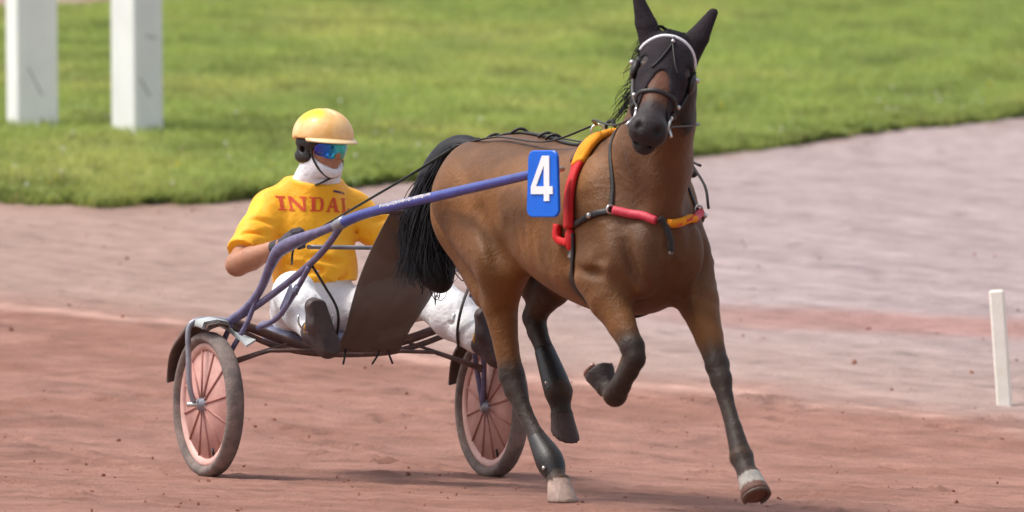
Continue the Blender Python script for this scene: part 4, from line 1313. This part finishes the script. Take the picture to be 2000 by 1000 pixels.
# face drop straps forming an inverted V, with a small badge
BRID.part('face_strap', tube([hb(.055, 1, .0, .006), hb(.10, 1, .0, .006)], .006, 6, 6), M_LEATH)
for sg in (-1, 1):
    BRID.part('face_strap', tube([hb(.10, 1, 0, .005), hb(.15, 1, .10 * sg, .005), hb(.20, 1, .24 * sg, .005), hb(.24, 1, .46 * sg, .005)], .0038, 16, 6), M_LEATH)
BRID.part('face_badge', ball(hb(.095, 1, 0, .010), .0085, 8, 6), M_STEEL)
BRID.part('poll_clip', ball(hp(-.065, -.01, .045), (.018, .012, .018), 10, 6), M_WHITE)

# ------------------------------------------------------------------ driver
DRV = Thing('person', -.38, 0, .64, 'driver in yellow jersey, white trousers and cream helmet seated on the sulky', 'person')
HIP = {-1: (-.34, -.105, .725), 1: (-.34, .105, .725)}
KNEE = {-1: (.075, -.305, .825), 1: (.165, .315, .815)}
ANK = {-1: (.425, -.362, .655), 1: (.560, .392, .610)}
SHO = {-1: (-.435, -.190, 1.192), 1: (-.400, .195, 1.190)}
ELB = {-1: (-.285, -.420, .950), 1: (-.230, .425, .975)}
WRI = {-1: (-.035, -.315, 1.035), 1: (-.020, .270, 1.030)}
HC = np.array((-.275, 0.0, 1.478))                       # head centre
FY = rad(13)
FD = np.array((math.cos(FY), math.sin(FY), -.10)); FD /= np.linalg.norm(FD)       # face direction
FS = np.cross((0, 0, 1.), FD); FS /= np.linalg.norm(FS)                            # to his left
FU = np.cross(FD, FS)
FR = np.stack([FD, FS, FU], 1)
def fp(f, s, u): return HC + FD * f + FS * s + FU * u

def build_body():
    F = Field((-.65, -.55, .50), (.72, .55, 1.66), .0075)
    F.add(ell((-.38, 0, .74), (.11, .15, .10)), .03)
    F.add(cap((-.38, 0, .76), (-.41, 0, 1.12), .105, .12, LAT, .85), .05)
    F.add(cap(SHO[-1], SHO[1], .055, .055), .05)
    F.add(cap((-.40, 0, 1.20), (-.31, 0, 1.40), .062, .056), .05)
    for sg in (-1, 1):
        chain(F, [(*HIP[sg], .075), (*KNEE[sg], .052), (*ANK[sg], .036)], .04)
        e, w = np.array(ELB[sg]), np.array(WRI[sg])
        chain(F, [(*SHO[sg], .052), (*((np.array(SHO[sg]) + e) / 2), .050), (*e, .052), (*(e * .68 + w * .32), .053), (*(e * .25 + w * .75), .037), (*w, .029)], .03)
        F.add(cap(w, w + (w - e) * .22, .028, .022), .02)
    # head: skull, jaw, cheeks, nose, lips, chin, ears
    F.add(ell(fp(-.01, 0, .02), (.098, .078, .108), FR), .03)
    F.add(ell(fp(.025, 0, -.062), (.062, .058, .062), FR), .04)
    F.add(cap(fp(.082, 0, .012), fp(.104, 0, -.030), .010, .015), .02)
    F.add(ell(fp(.096, 0, -.034), (.012, .019, .010), FR), .012)
    F.add(ell(fp(.083, 0, -.064), (.010, .026, .007), FR), .012)
    F.add(ell(fp(.080, 0, -.078), (.010, .022, .008), FR), .012)
    F.add(ell(fp(.068, 0, -.102), (.022, .024, .018), FR), .02)
    for sg in (-1, 1):
        F.add(ell(fp(.058, .042 * sg, -.030), (.028, .024, .026), FR), .03)
        F.add(ell(fp(-.008, .080 * sg, -.010), (.022, .011, .034), FR), .012)
        F.cut(ell(fp(.083, .032 * sg, .012), (.014, .020, .012), FR), .012)
    F.cut(cap(fp(.094, -.022, -.071), fp(.094, .022, -.071), .003, .003), .004)
    return F.mesh(3)
DRV.part('body', build_body(), M_SKIN)

def build_jersey():
    F = Field((-.70, -.62, .70), (.05, .62, 1.42), .0075)
    F.add(ell((-.395, 0, 1.115), (.148, .205, .190)), .03)
    F.add(ell((-.375, 0, .930), (.155, .185, .150)), .07)
    F.add(cap((-.375, 0, .93), (-.37, 0, .87), .165, .168, LAT, .90), .05)
    F.add(cap(SHO[-1], SHO[1], .082, .082), .06)
    F.add(cap((-.41, 0, 1.22), (-.365, 0, 1.320), .115, .098), .06)
    F.add(cap((-.345, 0, 1.24), (-.325, 0, 1.300), .095, .088), .05)
    for sg in (-1, 1): F.add(cap((-.425, .135 * sg, 1.235), (-.385, .055 * sg, 1.318), .070, .072), .04)
    for sg in (-1, 1):
        s, e = np.array(SHO[sg]), np.array(ELB[sg])
        F.add(cap(s, s + (e - s) * .45, .083, .083), .05)
        F.add(cap(s + (e - s) * .4, s + (e - s) * 1.0, .078, .088), .03)
        # sleeve hem: plane cut across the arm
        d = (e - s) / np.linalg.norm(e - s); c = s + (e - s) * .80
        def hem(x, y, z, d=d, c=c, sg=sg):
            t = (x - c[0]) * d[0] + (y - c[1]) * d[1] + (z - c[2]) * d[2]
            return np.where(y * sg > .22, t, -1)
        F.clip(hem)
        # folds at the armpit and along the sleeve
        for k, (q, r) in enumerate(((.35, .010), (.52, .008), (.68, .009))):
            m = s + (e - s) * q
            F.cut(cap(m + (.085, -.05 * sg, .02), m + (.055, .075 * sg, .05 - .03 * k), r, r * .4), .022)
    # belly and flank creases
    rnd = np.random.default_rng(4)
    for i in range(26):
        z = rnd.uniform(.84, 1.12); a = rnd.uniform(-1.2, 1.2)
        p = np.array((-.375 + .165 * math.cos(a), .195 * math.sin(a), z))
        a2 = a + rnd.uniform(.25, .6) * rnd.choice((-1, 1)); q = np.array((-.375 + .165 * math.cos(a2), .195 * math.sin(a2), z + rnd.uniform(-.05, .05)))
        F.cut(cap(p, q, rnd.uniform(.006, .012), .003), .020)
    F.clip(lambda x, y, z: (.868 + .012 * np.sin(y * 14) - z))                    # hem
    F.clip(lambda x, y, z: np.where(np.abs(y) < .14, (z - 1.338 + (x + .40) * .20), -1))    # collar
    return F.mesh(2)
JV, JQ = build_jersey()
_pw = (1 - sstep(.030, .055, np.hypot((JV[:, 2] - 1.185) * .7, JV[:, 0] + .40))) * (JV[:, 1] < -.20)
jcol = np.array((.95, .455, .009)) + (np.array((.90, .74, .006)) - np.array((.95, .455, .009))) * _pw[:, None]
jersey = DRV.part('jersey', (JV, JQ), M_JERS, colors=jcol, label='yellow short sleeved racing jersey with red lettering')
BJ = BVHTree.FromPolygons([tuple(p) for p in JV], [tuple(int(i) for i in q) for q in JQ])

def on_jersey(l, z, off=.003):
    h = BJ.ray_cast(Vector((.6, l, z)), Vector((-1, 0, 0)))
    if h[0] is None: return np.array((-.3, l, z))
    return np.array(h[0]) + np.array(h[1]) * off
def quad_patch(poly, nu=8, nv=5):
    """four corners (l, z) laid on the jersey front"""
    a, b, c, d = (np.array(p, float) for p in poly)
    V = []
    for j in range(nv):
        for i in range(nu):
            u, v = i / (nu - 1), j / (nv - 1)
            p = (a * (1 - u) + b * u) * (1 - v) + (d * (1 - u) + c * u) * v
            V.append(on_jersey(p[0], p[1]))
    return np.array(V), [(j * nu + i, j * nu + i + 1, (j + 1) * nu + i + 1, (j + 1) * nu + i) for j in range(nv - 1) for i in range(nu - 1)]
def letters():
    x0, wd, zb, ht = -.210, .345, 1.186, .064
    S = {}
    def st(a, b, w):      # thick stroke between two points in letter space
        return [(a[0] - w, a[1]), (a[0] + w, a[1]), (b[0] + w, b[1]), (b[0] - w, b[1])]
    def bar(x, y, w, h): return [(x, y), (x + w, y), (x + w, y + h), (x, y + h)]
    G = {
     'I': [bar(.28, 0, .24, 1), bar(.1, 0, .6, .10), bar(.1, .9, .6, .10)],
     'N': [bar(.10, 0, .13, 1), bar(.83, 0, .13, 1), [(.04, 1), (.30, 1), (.96, 0), (.74, 0)], bar(.0, 0, .34, .10), bar(.70, .9, .36, .10)],
     'D': [bar(.12, 0, .22, 1), bar(.0, 0, .62, .10), bar(.0, .9, .62, .10), [(.60, 0), (.80, .12), (.86, .40), (.66, .40)], [(.66, .40), (.86, .40), (.86, .62), (.66, .62)], [(.66, .62), (.86, .62), (.80, .88), (.60, 1)]],
     'A': [[(.0, 0), (.14, 0), (.50, 1), (.38, 1)], [(.62, 0), (.90, 0), (.60, 1), (.38, 1)], bar(.2, .30, .5, .12), bar(-.06, 0, .32, .09), bar(.56, 0, .42, .09)],
     'L': [bar(.22, 0, .22, 1), bar(.08, 0, .6, .10), bar(.08, .9, .48, .10), [(.60, 0), (.74, 0), (.78, .34), (.70, .34)]],
    }
    adv = {'I': .78, 'N': 1.18, 'D': 1.08, 'A': 1.10, 'L': .86}
    tot = sum(adv[c] for c in 'INDAL'); sc = wd / tot
    x = 0; out = []
    for ch in 'INDAL':
        ms = []
        for k, poly in enumerate(G[ch]):
            q = []
            for (u, v) in poly:
                l = x0 + (x + u) * sc
                q.append((l, zb + v * ht - .035 * (l + .04) * 1.0))
            ms.append(quad_patch(q))
        out.append((ch, join(*ms))); x += adv[ch]
    return out
for ch, m in letters(): DRV.part('letter', m, M_PRINT, jersey, label='red serif letter ' + ch)
DRV.part('chest_mark', join(quad_patch([(.030, 1.274), (.088, 1.266), (.091, 1.274), (.030, 1.283)]), quad_patch([(.098, 1.264), (.113, 1.262), (.113, 1.270), (.098, 1.272)])), M_NAVY, jersey)

def build_trousers():
    F = Field((-.64, -.50, .52), (.68, .52, .96), .0075)
    F.add(ell((-.385, 0, .745), (.160, .195, .125)), .03)
    F.add(cap((-.37, 0, .80), (-.37, 0, .90), .150, .150, LAT, .92), .05)
    for sg in (-1, 1):
        h, k, a = (np.array(q[sg]) for q in (HIP, KNEE, ANK))
        chain(F, [(*h, .112), (*(h * .5 + k * .5), .106), (*k, .092 if sg < 0 else .104), (*(k * .55 + a * .45), .090 if sg < 0 else .102), (*(k * .12 + a * .88), .062 if sg < 0 else .074)], .05, k_in=.03)
        rnd = np.random.default_rng(9 + sg)
        for i in range(9):
            t = rnd.uniform(.15, .95); b = h + (k - h) * t
            o = np.array((rnd.uniform(-.03, .05), rnd.uniform(-.07, .07), .095 - .02 * t))
            F.cut(cap(b + o, b + o + (rnd.uniform(-.06, .06), rnd.uniform(-.09, .09), -.035), .009, .003), .018)
        for i in range(8):
            t = rnd.uniform(.05, .85); b = k + (a - k) * t
            ang = rnd.uniform(0, 6.28); o = .078 * np.array((.35 * math.sin(ang), math.cos(ang), math.sin(ang)))
            F.cut(cap(b + o, b + o * .8 + (rnd.uniform(-.03, .03), rnd.uniform(-.05, .05), rnd.uniform(-.05, .05)), .009, .003), .016)
    return F.mesh(2)
DRV.part('trousers', build_trousers(), M_TROU)

for sg in (-1, 1):
    a = np.array(ANK[sg])
    F = Field(a - (.16, .12, .20), a + (.22, .12, .24), .006)
    kd = (np.array(KNEE[sg]) - a); kd /= np.linalg.norm(kd)
    tw = .030
    F.add(cap(a + kd * .05, a, .056, .054), .02)
    F.add(cap(a, a + (.065, tw, -.050), .054, .052), .03)
    F.add(cap(a + (.070, tw, -.060), a + (.066, -tw * .5, .045), .046, .052), .03)
    F.add(cap(a + (.066, -tw * .5, .045), a + (.050, -tw, .118), .052, .040), .02)
    F.add(cap(a + (.098, tw, -.066), a + (.080, -tw, .120), .032, .032, (0, 1, 0), .66), .008)
    F.clip(lambda x, y, z, a=a: (x - a[0]) + .10 * (z - a[2]) - .112)
    bt = DRV.part('boot', F.mesh(2), M_BOOT)
    DRV.part('boot_strap', tube([a + (.02 + .012 * math.sin(t), .058 * math.cos(t), .02 + .050 * math.sin(t)) for t in np.linspace(0, 6.283, 16)], .007, 30, 6), M_OCHRE, bt)

# gloved hands closed on the reins: palm, four fingers of different length, thumb
def build_glove(sg):
    w, e = np.array(WRI[sg]), np.array(ELB[sg])
    d = (w - e) / np.linalg.norm(w - e)                      # along the hand
    inn = np.array((0, -sg, 0)) - d * (-sg * d[1]); inn = inn / np.linalg.norm(inn)   # towards the other hand (palm side)
    up = np.cross(d, inn); up = up if up[2] > 0 else -up
    F = Field(w - (.13, .13, .13), w + (.19, .19, .17), .0042)
    R = np.stack([d, inn, up], 1)
    P = lambda x, y, z: w + d * x + inn * y + up * z
    F.add(cap(P(-.045, 0, 0), P(.01, 0, 0), .036, .032), .01)
    F.add(ell(P(.050, .0, 0), (.050, .021, .042), R), .02)
    ln = (.036, .041, .038, .030)
    for i, z in enumerate((.031, .011, -.010, -.029)):
        k = ln[i]
        pts = [P(.085, -.004, z), P(.085 + k * .75, .012, z * 1.02), P(.080 + k * .55, .012 + k * .85, z), P(.062, .030 + k * .30, z * .95)]
        rr = (.0115, .0108, .0100, .0090)
        for j in range(3): F.add(cap(pts[j], pts[j + 1], rr[j] - (.001 if i == 3 else 0), rr[j + 1] - (.001 if i == 3 else 0)), .006 if j == 0 else .003)
    th = [P(.020, .010, .034), P(.055, .026, .052), P(.088, .030, .050), P(.105, .034, .042)]
    for j in range(3): F.add(cap(th[j], th[j + 1], (.015, .0125, .011)[j], (.0125, .011, .009)[j]), .008)
    return F.mesh(1), P(.075, .028, 0)
GRIP = {}
for sg in (-1, 1):
    m, GRIP[sg] = build_glove(sg)
    DRV.part('glove', m, M_GLOVE)

def build_snood():
    F = Field((-.56, -.2, 1.20), (-.10, .2, 1.56), .006)
    F.add(cap((-.385, 0, 1.280), (-.315, 0, 1.370), .108, .092, LAT, .94), .02)
    F.add(ell(fp(-.01, 0, -.055), (.092, .080, .085), FR), .03)
    F.add(ell(fp(.030, 0, -.085), (.070, .066, .055), FR), .03)
    F.add(ell(fp(.070, 0, -.100), (.030, .034, .028), FR), .02)
    # opening: nose and mouth stay free, ear opening
    def keep(x, y, z):
        f = (x - HC[0]) * FD[0] + (y - HC[1]) * FD[1] + (z - HC[2]) * FD[2]
        u = (x - HC[0]) * FU[0] + (y - HC[1]) * FU[1] + (z - HC[2]) * FU[2]
        return u + .036 + .64 * np.maximum(f, 0)
    F.clip(keep)
    rnd = np.random.default_rng(2)
    for i in range(5):
        z = rnd.uniform(1.30, 1.38); a = rnd.uniform(-1.4, 1.4)
        c = np.array((-.34, 0, z)); p = c + .112 * np.array((math.cos(a), math.sin(a), 0)); q = c + .112 * np.array((math.cos(a + .7), math.sin(a + .7), 0)) + (0, 0, rnd.uniform(-.03, .03))
        F.cut(cap(p, q, .008, .004), .014)
    F.clip(lambda x, y, z: 1.262 + .25 * np.maximum(0, -(x + .38)) - z)
    return F.mesh(2)
DRV.part('snood', build_snood(), M_SNOOD, label='white snood over neck and chin')

def build_helmet():
    F = Field((-.50, -.19, 1.36), (-.02, .19, 1.68), .006)
    F.add(ell(fp(-.012, 0, .045), (.150, .131, .124), FR), .02)
    F.clip(lambda x, y, z: -(((x - HC[0]) * FU[0] + (y - HC[1]) * FU[1] + (z - HC[2]) * FU[2]) - .035 + .20 * np.maximum(0, -((x - HC[0]) * FD[0] + (z - HC[2]) * FD[2]) - .02)))
    F.cut(ell(fp(-.012, 0, .035), (.118, .102, .100), FR), .006)
    # vents
    for s in (-.05, 0.0, .05):
        F.cut(cap(fp(-.04, s, .172), fp(.06, s * 1.1, .152), .008, .006), .004)
    return F.mesh(2)
HV2, HQ2 = build_helmet()
_d = HV2 - HC
_f, _s, _u = _d @ FD, _d @ FS, _d @ FU
_w = 1 - sstep(.55, 1.15, np.sqrt(((_f + .010) / .085) ** 2 + ((_s + .068) / .050) ** 2) + .25 * (fbm(_f * 40, _s * 40, 300) - .5))
_w = _w * sstep(.05, .08, _u)
hcol = np.array((.82, .54, .22)) + (np.array((.86, .62, .02)) - np.array((.82, .54, .22))) * _w[:, None]
helmet = DRV.part('helmet', (HV2, HQ2), M_HELM, colors=hcol, label='cream helmet with a yellow patch on top')
# visor brim
def build_visor():
    V, Fs = [], []
    n = 17
    for i in range(n):
        a = rad(-78 + 156 * i / (n - 1)); c_, s_ = math.cos(a), math.sin(a)
        ri = np.array((.145 * c_ - .012, .128 * s_)); ro = np.array((.145 * c_ - .012 + .042 * max(c_, 0) ** .7, .128 * s_ * (1.02)))
        for r, u in ((ri, .047), (ro, .030), (ro + (.002, 0), .024), (ri, .036)): V.append(fp(r[0], r[1], u))
    for i in range(n - 1):
        for k in range(4): Fs.append((i * 4 + k, i * 4 + (k + 1) % 4, (i + 1) * 4 + (k + 1) % 4, (i + 1) * 4 + k))
    Fs += [(3, 2, 1, 0), tuple((n - 1) * 4 + k for k in range(4))]
    return np.array(V), Fs
DRV.part('visor', build_visor(), M_VISOR, helmet)
for sg in (-1, 1):
    F = Field(fp(-.02, .088 * sg, -.02) - .10, fp(-.02, .088 * sg, -.02) + .10, .006)
    F.add(ell(fp(-.030, .082 * sg, .012), (.072, .018, .040), FR), .01)
    F.add(ell(fp(-.045, .082 * sg, -.048), (.058, .018, .034), FR), .02)
    F.add(cap(fp(.02, .080 * sg, .022), fp(.055, .074 * sg, .018), .016, .012), .02)
    F.cut(ell(fp(-.035, .088 * sg, -.018), (.017, .022, .014), FR), .006)
    DRV.part('ear_guard', F.mesh(2), M_LEATH, helmet)
    DRV.part('chin_strap', tube([fp(.015, .083 * sg, .01), fp(.028, .084 * sg, -.045), fp(.055, .066 * sg, -.095), fp(.068, .030 * sg, -.128), fp(.070, 0, -.134)], .0052, 26, 8), M_LEATH, helmet)
DRV.part('strap_tail', tube([fp(.070, 0, -.134), fp(.055, -.035, -.155), fp(.030, -.060, -.172)], .0075, 14, 8, flat=.6), M_LEATH, helmet)
# wrap-round mirrored goggles
def build_lens():
    V, Fs = [], []
    n = 25
    for i in range(n):
        a = rad(-74 + 148 * i / (n - 1)); c_, s_ = math.cos(a), math.sin(a)
        dip = .012 * math.exp(-(math.degrees(a) / 11) ** 2)
        for (rr, u) in ((0, .032), (.004, .012), (.002, -.014), (-.006, -.050 + dip + .020 * abs(s_) ** 3), (-.012, -.048 + dip + .020 * abs(s_) ** 3), (-.004, .030)):
            V.append(fp(.014 + (.098 + rr) * c_, (.088 + rr) * s_, u))
    for i in range(n - 1):
        for k in range(6): Fs.append((i * 6 + k, i * 6 + (k + 1) % 6, (i + 1) * 6 + (k + 1) % 6, (i + 1) * 6 + k))
    Fs += [(5, 4, 3, 2, 1, 0), tuple((n - 1) * 6 + k for k in range(6))]
    return np.array(V), Fs
gog = DRV.part('goggles', build_lens(), M_LENS, label='wrap-round goggles with blue mirrored lens')
DRV.part('goggle_frame', tube([fp(.014 + .101 * math.cos(a), .090 * math.sin(a), .033) for a in np.linspace(rad(-80), rad(80), 21)], .0055, 40, 6), M_LEATH, gog)

# ------------------------------------------------------------------ reins, from both hands over the croup to the bit rings
REIN = Thing('driving_reins', 1.2, 0, 1.0, 'dark reins from the driver\'s gloves along the horse\'s back to the bit', 'reins')
for sg in (-1, 1):
    c = hb(.455, .3, sg, .010)
    g = lambda f, l, z: (f, l * sg, z)
    P1 = [GRIP[sg] + (-.03, 0, 0), GRIP[sg], g(.55, .235, 1.20), g(1.0, .19, 1.335), g(1.42, .15, 1.468)]
    P2 = [g(1.42, .15, 1.468), g(1.75, .125, 1.500), g(2.2, .11, 1.478), g(2.585, .075, 1.545)]
    P3 = [g(2.585, .075, 1.545), g(2.80, .190, 1.560), (3.10, .130, 1.540) if sg > 0 else (3.12, -.262, 1.535), c]
    REIN.part('rein', tube(P1, .0095, 50, 6, flat=.45), M_REIN)
    REIN.part('rein', tube(P2, .0085, 40, 6, flat=.45), M_LEATH)
    REIN.part('rein', tube(P3, .0085, 40, 6, flat=.45), M_LEATH)
    REIN.part('rein_end', tube([GRIP[sg] + (-.03, 0, 0), GRIP[sg] + (-.04, .01 * sg, -.06), GRIP[sg] + (.0, .03 * sg, -.10)], .0085, 14, 6, flat=.45), M_REIN)
